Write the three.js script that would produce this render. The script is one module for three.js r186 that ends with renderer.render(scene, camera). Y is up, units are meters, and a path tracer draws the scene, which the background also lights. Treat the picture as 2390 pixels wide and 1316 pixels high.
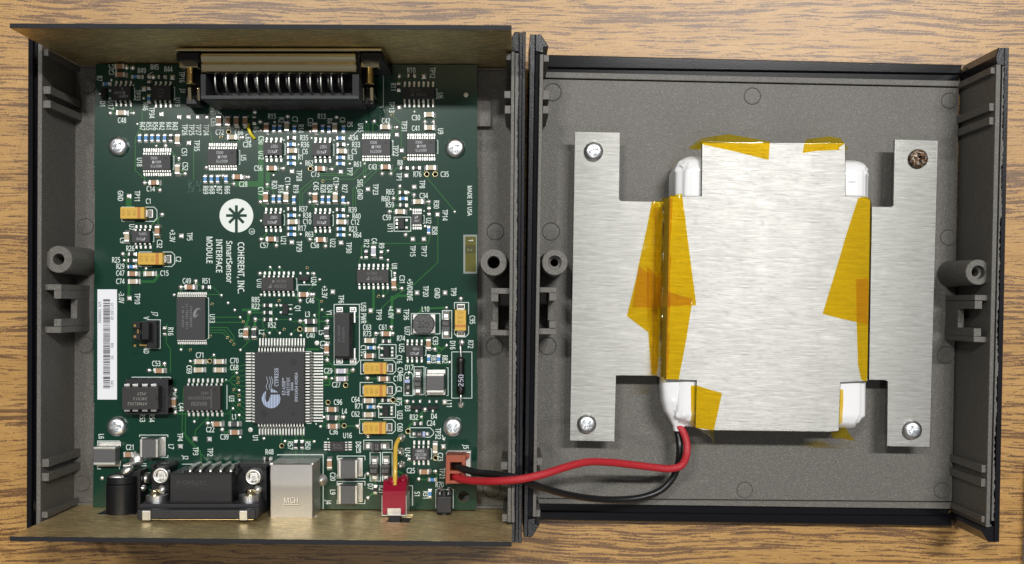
import * as THREE from 'three';
import { RoundedBoxGeometry } from 'three/addons/geometries/RoundedBoxGeometry.js';
import { mergeGeometries, mergeVertices, toCreasedNormals } from 'three/addons/utils/BufferGeometryUtils.js';
import { RectAreaLightUniformsLib } from 'three/addons/lights/RectAreaLightUniformsLib.js';
import { Brush, Evaluator, SUBTRACTION } from 'three-bvh-csg';
import { FontLoader } from 'three/addons/loaders/FontLoader.js';
import { TextGeometry } from 'three/addons/geometries/TextGeometry.js';
import { createNoise2D, createNoise3D } from 'simplex-noise';

// ---------------------------------------------------------------- camera, room light, exposure
const MM = 0.001;                                   // everything below is written in millimetres
const CAM_H = 326, FOC = 2650, NX = 1218, NY = 708; // lens height over the table; drawing units per lens distance; point straight below the lens
const scene = new THREE.Scene();
const camera = new THREE.PerspectiveCamera(2 * Math.atan(658 / FOC) * 180 / Math.PI, 2390 / 1316, 0.01, 10);
camera.up.set(0, 0, -1);
camera.position.set(0, CAM_H * MM, 0);
camera.lookAt(0, 0, 0);
camera.setViewOffset(2390, 1316, 1195 - NX, 658 - NY, 2390, 1316);
scene.background = new THREE.Color().setRGB(0.12, 0.118, 0.114);   // the dim room around the bench
const renderer = new THREE.WebGLRenderer({ antialias: true });
renderer.toneMapping = THREE.LinearToneMapping;
renderer.toneMappingExposure = 1.12;
renderer.shadowMap.enabled = true;
RectAreaLightUniformsLib.init();

function rng(seed) { let s = seed >>> 0; return () => { s = (s + 0x6D2B79F5) >>> 0; let t = s; t = Math.imul(t ^ (t >>> 15), t | 1); t ^= t + Math.imul(t ^ (t >>> 7), t | 61); return ((t ^ (t >>> 14)) >>> 0) / 4294967296; }; }

// ---------------------------------------------------------------- helpers
const taken = {};
function numbered(n) { const k = taken[n] = (taken[n] ?? -1) + 1; return k ? n + '_' + String(k).padStart(3, '0') : n; }
function tag(o, label, category, group, kind) { if (label) o.userData.label = label; if (category) o.userData.category = category; if (group) o.userData.group = group; if (kind) o.userData.kind = kind; return o; }
function thing(name, label, category, x = 0, y = 0, z = 0, group) {
  const o = new THREE.Group(); o.name = numbered(name); o.position.set(x * MM, y * MM, z * MM); scene.add(o);
  return tag(o, label, category, group);
}
function grp(name, parent, x = 0, y = 0, z = 0, ry = 0) { const o = new THREE.Group(); o.name = name; o.position.set(x * MM, y * MM, z * MM); o.rotation.y = ry; parent.add(o); return o; }
function part(name, geo, mat, parent, x = 0, y = 0, z = 0, ry = 0) {
  const m = new THREE.Mesh(geo, mat); m.name = name; m.position.set(x * MM, y * MM, z * MM); m.rotation.y = ry;
  m.castShadow = m.receiveShadow = true; parent.add(m); return m;
}
const G = (g) => g.scale(MM, MM, MM);               // millimetres to metres, once per geometry
const cache = new Map();
const once = (key, make) => { if (!cache.has(key)) cache.set(key, make()); return cache.get(key); };
// from a point of the layout drawing to x, z in millimetres at height y
const at = (u, v, y) => [(u - NX) * (CAM_H - y) / FOC, (v - NY) * (CAM_H - y) / FOC];
function surveyor(group) {                          // the same inside a turned or tilted thing, h over its base
  group.updateMatrixWorld(true);
  const inv = group.matrixWorld.clone().invert(), o = new THREE.Vector3(0, CAM_H * MM, 0).applyMatrix4(inv);
  return (u, v, h) => {
    const d = new THREE.Vector3((u - NX) / FOC, -1, (v - NY) / FOC).transformDirection(inv), t = (h * MM - o.y) / d.y;
    return [(o.x + d.x * t) / MM, (o.z + d.z * t) / MM];
  };
}
function boxUV(g, tile) {                           // uv by the dominant axis, one tile every «tile» millimetres
  const q = g.index ? g.toNonIndexed() : g; const p = q.attributes.position, uv = new Float32Array(p.count * 2);
  const a = new THREE.Vector3(), b = new THREE.Vector3(), c = new THREE.Vector3();
  for (let i = 0; i < p.count; i += 3) {
    a.fromBufferAttribute(p, i); b.fromBufferAttribute(p, i + 1).sub(a); c.fromBufferAttribute(p, i + 2).sub(a); b.cross(c);
    const ax = Math.abs(b.x), ay = Math.abs(b.y), az = Math.abs(b.z);
    for (let k = 0; k < 3; k++) {
      const x = p.getX(i + k), y = p.getY(i + k), z = p.getZ(i + k), j = (i + k) * 2;
      if (ay >= ax && ay >= az) { uv[j] = x / tile; uv[j + 1] = -z / tile; } else if (ax >= az) { uv[j] = z / tile; uv[j + 1] = y / tile; } else { uv[j] = x / tile; uv[j + 1] = y / tile; }
    }
  }
  q.setAttribute('uv', new THREE.BufferAttribute(uv, 2)); return q;
}
const bx = (x0, y0, z0, x1, y1, z1, r = 0) => {
  const w = x1 - x0, h = y1 - y0, d = z1 - z0;
  const g = r ? new RoundedBoxGeometry(w, h, d, 2, Math.min(r, w * .49, h * .49, d * .49)) : new THREE.BoxGeometry(w, h, d);
  return g.translate((x0 + x1) / 2, (y0 + y1) / 2, (z0 + z1) / 2);
};
const merge = (list) => mergeGeometries(list.map((g) => { const q = g.index ? g.toNonIndexed() : g; for (const k of Object.keys(q.attributes)) if (!['position', 'normal', 'uv'].includes(k)) q.deleteAttribute(k); return q; }));
function slab(points, y0, y1, bevel = 0, holes = []) { // an outline in x, z raised from y0 to y1
  const s = new THREE.Shape(points.map(([x, z]) => new THREE.Vector2(x, -z)));
  for (const h of holes) s.holes.push(new THREE.Path(h.map(([x, z]) => new THREE.Vector2(x, -z))));
  const g = new THREE.ExtrudeGeometry(s, { depth: y1 - y0 - 2 * bevel, bevelEnabled: bevel > 0, bevelSize: bevel, bevelThickness: bevel, bevelOffset: -bevel, bevelSegments: 1, curveSegments: 12 });
  return g.rotateX(-Math.PI / 2).translate(0, y0 + bevel, 0);
}
const circle = (x, z, r, n = 16) => Array.from({ length: n }, (_, i) => [x + r * Math.cos(i / n * 2 * Math.PI), z + r * Math.sin(i / n * 2 * Math.PI)]);
const lathe = (pts, n = 32) => new THREE.LatheGeometry(pts.map(([x, y]) => new THREE.Vector2(x, y)), n);
function tube(pts, r, n = 60, seg = 12) { return new THREE.TubeGeometry(new THREE.CatmullRomCurve3(pts.map((p) => new THREE.Vector3(...p)), false, 'centripetal'), n, r, seg, false); }
function sheet(rows, nu = 6, nv = 6, rough = 0, noise = null) { // a thin film through a grid of points [x, y, z]
  const R = rows.length, Cn = rows[0].length, pos = [], uv = [], idx = [], W = (Cn - 1) * nu + 1, Hh = (R - 1) * nv + 1;
  const cr = (p0, p1, p2, p3, t) => [0, 1, 2].map((k) => { const lin = p1[k] + (p2[k] - p1[k]) * t; return lin; });
  for (let j = 0; j < Hh; j++) for (let i = 0; i < W; i++) {
    const a = Math.min(R - 2, Math.floor(j / nv)), ta = j / nv - a, b = Math.min(Cn - 2, Math.floor(i / nu)), tb = i / nu - b;
    const p = cr(null, cr(null, rows[a][b], rows[a][b + 1], null, tb), cr(null, rows[a + 1][b], rows[a + 1][b + 1], null, tb), null, ta);
    if (rough) p[1] += (1 - Math.abs(noise(p[0] * .8, p[2] * .05 + p[0] * .1))) ** 3 * rough;
    pos.push(...p); uv.push(i / (W - 1), j / (Hh - 1));
  }
  for (let j = 0; j < Hh - 1; j++) for (let i = 0; i < W - 1; i++) { const k = j * W + i; idx.push(k, k + W, k + 1, k + 1, k + W, k + W + 1); }
  const g = new THREE.BufferGeometry(); g.setAttribute('position', new THREE.Float32BufferAttribute(pos, 3)); g.setAttribute('uv', new THREE.Float32BufferAttribute(uv, 2)); g.setIndex(idx); g.computeVertexNormals(); return g;
}

// ---------------------------------------------------------------- the ceiling lamps over the bench
const lampMat = new THREE.MeshStandardMaterial({ color: 0xffffff, emissive: new THREE.Color(1, 0.97, 0.9), emissiveIntensity: 1.2, name: 'lamp diffuser' });
const lampCase = new THREE.MeshStandardMaterial({ color: 0xd8d8d4, roughness: .5, name: 'lamp housing' });
for (const [x, z, k, tint] of [[-.52, -.58, .78, [1, .985, .95]], [-.36, -.58, .78, [1, .985, .95]], [.30, -.58, .8, [.985, 1, .96]], [.44, -.58, .85, [1, .96, .965]], [.56, -.58, .8, [1, .97, .965]], [.72, -.58, .7, [.985, 1, .96]], [-.02, .56, .3, [1, .985, .95]]]) {
  const l = thing('ceiling_lamp', z > 0 ? 'small square white ceiling lamp standing alone opposite the other lamps' : x < 0 ? 'small square white ceiling lamp in the pair over the circuit board' : 'small square white ceiling lamp in the row of four over the lid', 'lamp', x * 1000, 1700, z * 1000, z > 0 ? undefined : x < 0 ? 'ceiling lamps over the board' : 'ceiling lamps over the lid');
  part('housing', G(bx(-60, 6, -45, 60, 40, 45, 4)), lampCase, l);
  part('diffuser', G(bx(-50, 2, -35, 50, 5.5, 35)), lampMat, l);
  const a = new THREE.RectAreaLight(new THREE.Color().setRGB(...tint), 320 * k, .1, .07);
  a.position.set(x, 1.7, z); a.lookAt(x, 0, z); a.name = 'lamp_light'; a.castShadow = true; scene.add(a);
}
// ---- layout tables: board drawing units (1 unit = 0.117 mm on the board), origin at the drawing corner ----
const CAPS = [[281.8,156.5,"h","b"],[283.5,175.5,"h","b"],[285.2,264.1,"h","w"],[416.2,326.0,"v","w"],[416.2,396.2,"v","w"],[361.7,426.8,"h","b"],[369.5,539.2,"v","b"],[298.5,553.3,"v","w"],[311.9,638.9,"h","b"],[350.8,638.9,"h","w"],[312.4,657.1,"h","w"],[445.6,669.8,"h","b"],[513.1,283.4,"v","b"],[533.7,283.4,"v","b"],[553.5,283.4,"v","b"],[574.2,283.4,"v","b"],[623.4,298.6,"v","b"],[670.5,295.6,"v","w"],[736.8,298.6,"v","b"],[782.4,298.6,"v","w"],[542.9,320.8,"h","w"],[682.7,352.4,"h","w"],[635.6,393.4,"h","b"],[798.2,353.3,"h","w"],[748.0,394.3,"h","b"],[556.5,413.5,"h","b"],[1001.9,268.2,"h","w"],[1002.9,298.6,"h","w"],[899.5,297.1,"h","w"],[1005.9,391.9,"h","w"],[901.0,390.4,"h","b"],[622.0,460.7,"v","b"],[669.0,460.7,"v","w"],[737.0,462.0,"v","b"],[783.5,461.2,"v","w"],[684.0,518.1,"h","w"],[634.9,558.4,"h","b"],[797.7,518.3,"h","w"],[749.9,559.6,"h","b"],[709.8,687.3,"h","b"],[872.6,586.5,"v","p"],[976.8,471.0,"h","w"],[934.9,494.3,"h","w"],[920.2,662.1,"v","b"],[467.0,843.5,"h","w"],[513.2,843.5,"h","w"],[465.6,862.9,"h","w"],[513.2,862.9,"h","w"],[374.1,864.6,"h","b"],[407.3,938.8,"v","b"],[508.3,988.7,"h","b"],[548.7,988.7,"h","g"],[549.9,1008.1,"h","b"],[575.9,777.1,"v","b"],[594.6,777.1,"v","g"],[725.2,749.8,"h","g"],[724.6,769.2,"h","w"],[763.7,775.2,"v","g"],[763.7,813.5,"v","b"],[797.1,865.5,"h","p"],[797.1,883.8,"h","p"],[775.2,954.9,"h","b"],[776.6,974.3,"h","g"],[778.0,994.0,"h","b"],[862.6,794.4,"h","w"],[902.7,778.7,"h","b"],[862.6,829.8,"h","b"],[895.7,883.6,"h","b"],[861.3,934.5,"h","w"],[861.3,967.3,"h","w"],[1000.8,802.7,"v","b"],[302.3,1059.8,"h","b"],[770.4,1081.3,"v","b"],[1016.2,1044.8,"v","w"],[990.8,1100.1,"h","b"]];
const RES = [[317.0,179.5,"h","b"],[341.0,179.5,"h","k"],[378.8,179.9,"h","k"],[249.1,196.3,"h","b"],[348.7,198.9,"v","k"],[348.7,230.7,"v","b"],[327.0,322.6,"v","b"],[341.7,322.6,"v","b"],[356.1,322.6,"v","b"],[370.1,322.6,"v","b"],[385.2,322.6,"v","b"],[399.5,322.6,"v","k"],[593.9,280.4,"v","k"],[640.1,300.1,"v","b"],[653.8,300.1,"v","b"],[687.8,301.0,"v","b"],[753.5,300.1,"v","b"],[768.4,301.6,"v","b"],[802.1,301.0,"v","b"],[679.6,322.0,"h","k"],[679.0,337.2,"h","b"],[679.0,367.6,"h","b"],[679.6,381.6,"h","b"],[794.2,322.9,"h","b"],[795.1,337.5,"h","k"],[794.2,367.9,"h","b"],[794.2,382.2,"h","b"],[479.9,418.1,"v","b"],[494.2,418.1,"v","b"],[508.8,418.1,"v","b"],[528.3,418.1,"v","b"],[960.3,177.0,"h","k"],[930.8,202.9,"v","k"],[943.0,392.2,"h","k"],[971.6,392.2,"h","k"],[308.7,593.2,"h","k"],[307.0,608.0,"h","k"],[307.0,622.6,"h","b"],[481.6,670.0,"h","k"],[638.8,464.6,"v","b"],[652.5,464.6,"v","b"],[686.6,466.6,"v","b"],[753.2,465.9,"v","b"],[767.4,466.6,"v","b"],[801.5,467.2,"v","b"],[680.1,487.8,"h","k"],[680.1,502.6,"h","b"],[680.1,533.0,"h","b"],[680.1,547.2,"h","b"],[793.8,489.6,"h","k"],[795.1,503.8,"h","b"],[795.1,534.3,"h","b"],[795.1,548.5,"h","b"],[624.6,712.6,"h","k"],[624.6,729.4,"h","k"],[940.1,449.1,"h","k"],[940.9,463.8,"h","b"],[941.4,478.8,"h","k"],[1001.6,493.0,"v","k"],[1000.8,536.9,"v","b"],[854.9,593.7,"v","k"],[890.2,595.0,"v","k"],[385.3,772.8,"v","k"],[624.8,745.7,"h","k"],[691.0,1037.8,"v","k"],[705.5,1037.8,"v","k"],[901.4,796.2,"h","k"],[866.0,811.2,"h","b"],[900.1,933.9,"h","k"],[865.2,949.4,"h","b"],[975.0,988.2,"h","k"],[1000.8,838.1,"v","b"],[1024.1,838.1,"v","b"],[624.8,1070.0,"h","k"],[1009.1,1119.0,"h","b"],[1003.7,1152.0,"v","b"],[876.5,1142.5,"v","k"]];
const DOTS = [[295.2,157.8,5],[309.6,157.8,5],[357.7,179.5,5],[256.8,264.1,5],[310.9,264.1,5],[386.2,340.4,5],[416.9,370.1,5],[432.0,405.5,5],[259.8,186.6,3],[320.3,289.2,3],[364.4,340.4,3],[335.3,229.0,3],[594.5,260.6,5],[607.3,282.8,5],[671.4,270.3,5],[785.4,271.9,5],[872.6,282.8,5],[608.8,304.7,5],[723.7,306.8,5],[565.7,320.8,5],[660.8,393.4,5],[774.8,395.0,5],[579.3,413.5,5],[545.3,429.3,5],[519.5,410.5,5],[481.2,390.7,5],[891.8,405.6,5],[912.2,405.6,5],[623.4,430.8,5],[669.9,436.9,5],[722.8,452.1,5],[784.5,437.5,5],[641.0,284.0,3],[854.4,284.3,3],[696.4,337.2,3],[701.8,381.6,3],[726.7,322.0,3],[814.9,322.9,3],[811.9,337.5,3],[816.4,382.2,3],[501.8,435.4,3],[638.0,408.6,3],[850.8,382.2,3],[850.8,412.6,3],[931.4,177.0,5],[991.6,284.3,5],[1011.4,284.3,5],[926.0,297.1,5],[932.9,434.8,5],[967.0,260.6,3],[968.8,178.5,3],[378.3,500.7,5],[336.9,426.8,5],[372.7,443.6,5],[286.3,592.7,5],[317.2,608.5,5],[316.7,622.6,5],[421.8,669.8,5],[456.6,655.9,5],[581.8,728.9,5],[289.5,544.5,3.5],[289.3,608.0,3.5],[341.1,626.2,3.5],[406.2,688.2,3.5],[516.6,689.2,3.5],[532.0,707.0,3.5],[547.8,723.5,3.5],[607.3,471.0,5],[722.7,471.6,5],[811.9,474.1,5],[609.1,558.1,5],[644.7,573.1,5],[722.7,558.9,5],[759.4,574.4,5],[606.5,638.2,5],[731.8,639.0,5],[731.3,687.3,5],[700.3,701.7,5],[698.7,502.6,3.4],[701.6,546.7,3.4],[609.1,515.5,3.4],[811.9,504.1,3.4],[816.3,548.5,3.4],[843.6,601.0,3.4],[630.3,623.5,3.4],[652.2,623.5,3.4],[609.1,688.0,3.4],[746.0,652.4,3.4],[645.2,712.6,3.4],[751.2,722.9,3.4],[733.6,735.8,3.4],[966.4,455.0,5],[918.1,463.3,5],[1001.3,471.0,5],[908.6,493.8,5],[946.5,548.0,5],[920.7,638.1,5],[937.5,673.2,5],[1075.7,697.0,5],[958.2,488.6,3.4],[991.7,527.8,3.4],[1061.0,494.3,3.4],[905.2,585.2,3.4],[905.2,606.6,3.4],[894.4,691.1,3.4],[1042.1,717.7,3.4],[953.0,449.1,3.4],[383.3,848.7,5],[347.8,864.6,5],[408.7,910.8,5],[408.7,962.7,5],[484.4,987.9,5],[518.1,1002.9,5],[595.5,744.8,5],[560.3,740.5,3.4],[422.3,816.1,3.4],[560.9,816.7,3.4],[498.8,828.2,3.4],[443.9,842.9,3.4],[558.0,910.8,3.4],[558.5,933.6,3.4],[543.5,953.2,3.4],[558.0,968.5,3.4],[453.5,984.1,3.4],[552.2,870.4,3.4],[700.0,749.2,5],[764.3,749.2,5],[763.7,840.3,5],[759.6,881.3,5],[823.6,863.3,5],[801.2,973.5,5],[644.8,745.1,3.4],[677.6,745.1,3.4],[628.9,777.1,3.4],[652.7,777.1,3.4],[679.5,780.1,3.4],[702.2,782.9,3.4],[774.4,883.3,3.4],[755.3,973.5,3.4],[747.9,995.4,3.4],[560.5,1020.6,3.4],[616.0,1023.6,3.4],[665.0,1029.6,3.4],[733.4,1030.4,3.4],[877.3,778.2,5],[913.0,763.2,5],[916.4,778.2,5],[857.5,882.3,5],[1015.0,814.8,5],[834.2,994.6,5],[858.7,1015.8,5],[949.9,937.0,5],[991.8,955.9,5],[883.3,811.2,3.6],[882.0,949.4,3.6],[1042.2,806.1,3.6],[1049.1,845.3,3.6],[954.3,869.4,3.6],[983.3,973.2,3.6],[955.4,1071.4,4.6],[977.3,1118.3,4.6],[858.4,1105.6,4.6],[858.4,1161.9,4.6],[1016.7,1100.1,4.6]];
const PADS = [[336.0,207.3],[376.1,266.5],[417.9,273.2],[439.7,273.2],[402.9,180.5],[440.3,333.7],[461.7,273.4],[483.6,273.4],[681.2,399.8],[795.1,401.0],[858.4,441.5],[989.2,178.5],[931.4,250.6],[926.0,314.7],[937.5,351.2],[948.1,409.5],[966.4,436.3],[300.9,457.7],[301.7,696.0],[423.0,550.6],[680.9,565.3],[795.6,566.6],[776.5,681.1],[864.8,725.0],[1020.9,500.7],[963.3,558.1],[989.2,558.1],[973.2,683.3],[1038.8,683.3],[930.3,725.4],[1037.8,938.3],[421.1,1042.0],[455.2,1024.7],[489.0,1025.2],[1034.8,1042.4]];
const HOLES = [[533.7,307.7,4.5],[724.6,393.7,4.5],[516.4,319.9,3],[995.9,406.5,5],[1015.6,406.5,5],[915.3,268.2,2.6],[945.1,369.4,2.6],[754.3,422.7,2.6],[717.1,624.7,2.6],[751.2,703.5,2.6],[651.7,701.7,2.6],[883.3,691.3,2.6],[495.3,709.3,2.6],[491.0,784.3,2.6],[531.4,788.1,2.6],[539.2,795.9,2.6],[546.4,803.7,2.6],[444.5,816.1,2.6],[568.1,750.6,2.6],[555.9,882.5,2.6],[555.9,893.2,2.6],[558.0,922.9,2.6],[558.0,944.6,2.6],[546.4,909.3,2.6],[489.3,842.9,4.5],[700.0,768.4,4.8],[806.7,898.9,4.8],[765.7,938.8,4.8],[803.4,993.5,4.8],[657.6,1040.5,4.8],[617.1,784.2,2.6],[663.6,768.4,2.6],[917.4,933.2,5],[952.3,1006.3,5],[1016.2,1068.8,5]];
const CHIPS = [{"r":"U17","b":[265.8,202.3,309.3,235.7],"xs":[272.5,283.5,294.9,306.3],"yt":194.6,"yb":243.1,"h":1.5,"w":4.2,"m":[["C",0.55,0.22,0.2],["◣ A 427",0.4,0.5,0.2],["AD8551",0.62,0.76,0.2]],"t":"k"},{"r":"U19","b":[357.7,200.6,402.9,235.7],"xs":[365.1,376.1,387.8,398.9],"yt":195.6,"yb":245.7,"h":1.5,"w":4.2,"m":[["W01A",0.45,0.3,0.18],["LM337",0.45,0.55,0.18],["SBS",0.45,0.78,0.18]],"t":"d"},{"r":"U18","b":[334.3,361.1,401.2,397.9],"xs":[337.7,343.2,348.7,354.3,359.8,365.3,370.9,376.4,381.9,387.5,393.0,398.5],"yt":351.7,"yb":405.5,"h":1.1,"w":3,"m":[["0002",0.42,0.24,0.2],["BRU ▣",0.5,0.5,0.2],["ADG715",0.5,0.78,0.2]],"t":"k"},{"r":"U5","b":[486.6,348.1,555.0,386.7],"xs":[490.3,495.9,501.5,507.1,512.7,518.3,523.9,529.5,535.1,540.8,546.4,552.0],"yt":339.6,"yb":392.2,"h":1.1,"w":3,"m":[["0002",0.42,0.24,0.2],["BRU ▣",0.5,0.5,0.2],["ADG715",0.5,0.78,0.2]],"t":"k"},{"r":"U15","b":[844.7,324.4,912.2,364.0],"xs":[848.3,853.9,859.4,864.9,870.4,876.0,881.5,887.0,892.5,898.1,903.6,909.1],"yt":317.4,"yb":370.6,"h":1.1,"w":3,"m":[["0002",0.42,0.24,0.2],["BRU ▣",0.5,0.5,0.2],["ADG715",0.5,0.78,0.2]],"t":"k"},{"r":"U9","b":[950.3,324.4,1017.1,360.9],"xs":[953.3,958.8,964.4,969.9,975.4,980.9,986.5,992.0,997.5,1003.1,1008.6,1014.1],"yt":317.4,"yb":369.4,"h":1.1,"w":3,"m":[["0002",0.42,0.24,0.2],["BRU ▣",0.5,0.5,0.2],["ADG715",0.5,0.78,0.2]],"t":"k"},{"r":"U12","b":[616.4,332.6,660.8,364.0],"xs":[623.4,634.0,645.6,656.8],"yt":326.6,"yb":372.2,"h":1.5,"w":4,"m":[["1007",0.62,0.3,0.26],["~410",0.5,0.72,0.26]],"t":"k"},{"r":"U4","b":[730.7,333.6,774.5,365.5],"xs":[737.4,748.6,759.3,770.8],"yt":326.6,"yb":374.0,"h":1.5,"w":4,"m":[["1007",0.62,0.3,0.26],["~410",0.5,0.72,0.26]],"t":"k"},{"r":"U21","b":[616.3,498.2,659.5,527.9],"xs":[622.0,633.6,644.5,655.6],"yt":490.9,"yb":536.1,"h":1.5,"w":4,"m":[["1007",0.62,0.3,0.26],["~410",0.5,0.72,0.26]],"t":"k"},{"r":"U22","b":[731.8,498.9,773.1,529.2],"xs":[737.5,748.6,759.4,770.5],"yt":491.7,"yb":537.4,"h":1.5,"w":4,"m":[["1007",0.62,0.3,0.26],["~410",0.5,0.72,0.26]],"t":"k"},{"r":"U7","b":[311.4,538.4,354.4,567.1],"xs":[319.2,329.6,340.6,352.0],"yt":530.7,"yb":574.9,"h":1.5,"w":4,"m":[["1261L",0.62,0.3,0.26],["~210",0.5,0.72,0.26]],"t":"k"},{"r":"U37","b":[947.9,804.8,989.2,832.4],"xs":[951.7,962.1,973.2,984.6],"yt":797.5,"yb":840.2,"h":1.5,"w":4,"m":[["1109",0.62,0.3,0.26],["~423",0.5,0.72,0.26]],"t":"k"},{"r":"U14","b":[962.5,1044.1,1002.5,1073.5],"xs":[967.2,978.3,988.9,1000.2],"yt":1033.7,"yb":1079.4,"h":1.5,"w":4,"m":[["03BM ·",0.45,0.2,0.24],["MIC2951",0.5,0.5,0.24],["9640 ⫿",0.5,0.79,0.24]],"t":"k"},{"r":"U6","b":[940.5,204.4,1015.0,233.3],"xs":[945.1,956.0,967.0,977.9,988.9,999.8,1011.1],"yt":195.9,"yb":244.8,"h":1.6,"w":4,"m":[["VHC125",0.4,0.28,0.24],["9728H  ▰",0.5,0.66,0.28]],"t":"d"},{"r":"U10","b":[612.4,646.7,687.9,679.0],"xs":[618.6,629.7,640.9,652.0,663.1,674.2,685.3],"yt":639.0,"yb":686.0,"h":1.6,"w":4,"m":[["VHC00  ●",0.55,0.3,0.24],["0103W  ▰",0.5,0.66,0.28]],"t":"d"},{"r":"U8","b":[834.2,628.6,909.1,660.8],"xs":[839.4,850.5,861.3,872.4,883.3,894.4,905.2],"yt":621.3,"yb":669.4,"h":1.6,"w":4,"m":[["VHC14",0.48,0.3,0.24],["9732H ▰",0.55,0.66,0.28]],"t":"d"},{"r":"U3","b":[433.3,898.4,520.4,956.1],"xs":[441.9,452.6,463.3,474.2,485.8,496.5,508.0,519.0],"yt":888.8,"yb":965.6,"h":2.3,"w":4.2,"m":[["0435",0.58,0.3,0.14],["MAX3232ECWE",0.45,0.5,0.14],["MAXIM",0.42,0.74,0.2]],"t":"d"},{"r":"U2","b":[960.8,499.4,985.3,524.0],"xs":[965.1,969.5,973.9,978.3,982.7],"yt":492.5,"yb":530.4,"h":1.0,"w":2.4,"m":[["~",0.6,0.3,0.26],["LTNT",0.55,0.68,0.24]],"t":"x"},{"r":"U13","b":[414.2,692.0,482.3,793.0],"xs":[417.1,421.4,425.7,430.0,434.3,438.6,443.0,447.3,451.6,455.9,460.2,464.5,468.8,473.1,477.4,481.8],"yt":687.1,"yb":798.2,"h":1.1,"w":2.8,"m":[],"t":"s"}];
const TANTS = [[288.3,484.4,344.7,512.4,284.4,483.2,366.6,516.5,0],[328.9,590.2,387.3,618.9,325.2,587.8,407.9,621.8,0],[852.3,844.6,904.7,871.9,842.0,840.2,924.1,872.5,0],[851.5,896.5,904.0,924.1,840.7,892.3,924.1,924.1,0],[850.5,982.8,903.2,1010.7,839.4,978.4,922.8,1011.2,0],[1062.8,722.1,1088.7,772.2,1060.8,705.8,1093.8,785.9,1]];
// ---------------------------------------------------------------- textures and materials
const n2 = createNoise2D(rng(7)), n3 = createNoise3D(rng(11));
function tex(w, h, f, srgb, rep = true) {           // f(x, y) gives [r, g, b] or a grey from 0 to 1
  const d = new Uint8Array(w * h * 4);
  for (let y = 0; y < h; y++) for (let x = 0; x < w; x++) { const v = f(x, y), i = (y * w + x) * 4, a = Array.isArray(v) ? v : [v, v, v]; for (let c = 0; c < 3; c++) d[i + c] = Math.max(0, Math.min(255, a[c] * 255)); d[i + 3] = 255; }
  const t = new THREE.DataTexture(d, w, h); t.magFilter = THREE.LinearFilter; t.minFilter = THREE.LinearFilter; if (rep) t.wrapS = t.wrapT = THREE.RepeatWrapping; if (srgb) t.colorSpace = THREE.SRGBColorSpace; t.needsUpdate = true; return t;
}
const rnd = rng(3);
const white = Float32Array.from({ length: 512 * 512 }, () => rnd());
const wn = (x, y) => white[((y & 511) << 9) | (x & 511)];
const grainMap = tex(512, 512, (x, y) => { const s = wn(x, y), b = wn(x >> 1, y >> 1), c = wn((x >> 2) + 31, (y >> 2) + 17); const sp = b > .975 ? .22 : b > .92 ? .08 : 0; const v = .62 + .09 * b + .08 * s + .05 * c + sp; return [v, v, v * .985]; }, true);
const grainBump = tex(512, 512, (x, y) => .5 * wn(x >> 1, y >> 1) + .3 * wn(x, y) + .2 * wn(x >> 2, y >> 2), false);
const brushBump = tex(512, 1024, (x, y) => { let s = 0; for (const [k, o, a] of [[64, 0, .4], [32, 97, .35], [16, 201, .25]]) { const q = x / k, i = Math.floor(q), t = q - i, n = 512 / k; s += a * (wn((i % n) + o, y >> 2) * (1 - t) + wn(((i + 1) % n) + o, y >> 2) * t); } return s; }, false);
const brushMap = tex(512, 1024, (x, y) => { let s = 0; for (const [k, o, a] of [[128, 300, .35, 3], [64, 0, .4, 3], [32, 97, .25, 2]].map((q) => q)) { const q = x / k, i = Math.floor(q), t = q - i, n = 512 / k; s += a * (wn((i % n) + o, y >> 3) * (1 - t) + wn(((i + 1) % n) + o, y >> 3) * t); } const v = .76 + .25 * s; return [v, v * .998, v * .985]; }, true);
const panelMap = tex(512, 512, (x, y) => { let s = 0; for (const [k, o, a] of [[64, 300, .35], [32, 0, .35], [16, 97, .3]]) { const q = x / k, i = Math.floor(q), t = q - i, n = 512 / k; s += a * (wn((i % n) + o, y >> 2) * (1 - t) + wn(((i + 1) % n) + o, y >> 2) * t); } const v = .45 + .8 * s; return [v, v * .97, v * .9]; }, true);
const smudge = (() => { const t = tex(256, 256, (x, y) => { const X = x / 256 * 2 * Math.PI, Y = y / 256 * 2 * Math.PI, q = n3(Math.cos(X) * 1.2, Math.sin(X) * 1.2, Math.cos(Y) * 1.2 + Math.sin(Y) * 2) + .5 * n3(Math.cos(X) * 3, Math.sin(X) * 3 + 5, Math.cos(Y) * 3 + 2 * Math.sin(Y)); return .9 + .035 * q; }, false); t.repeat.set(.23, .23); return t; })();

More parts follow.
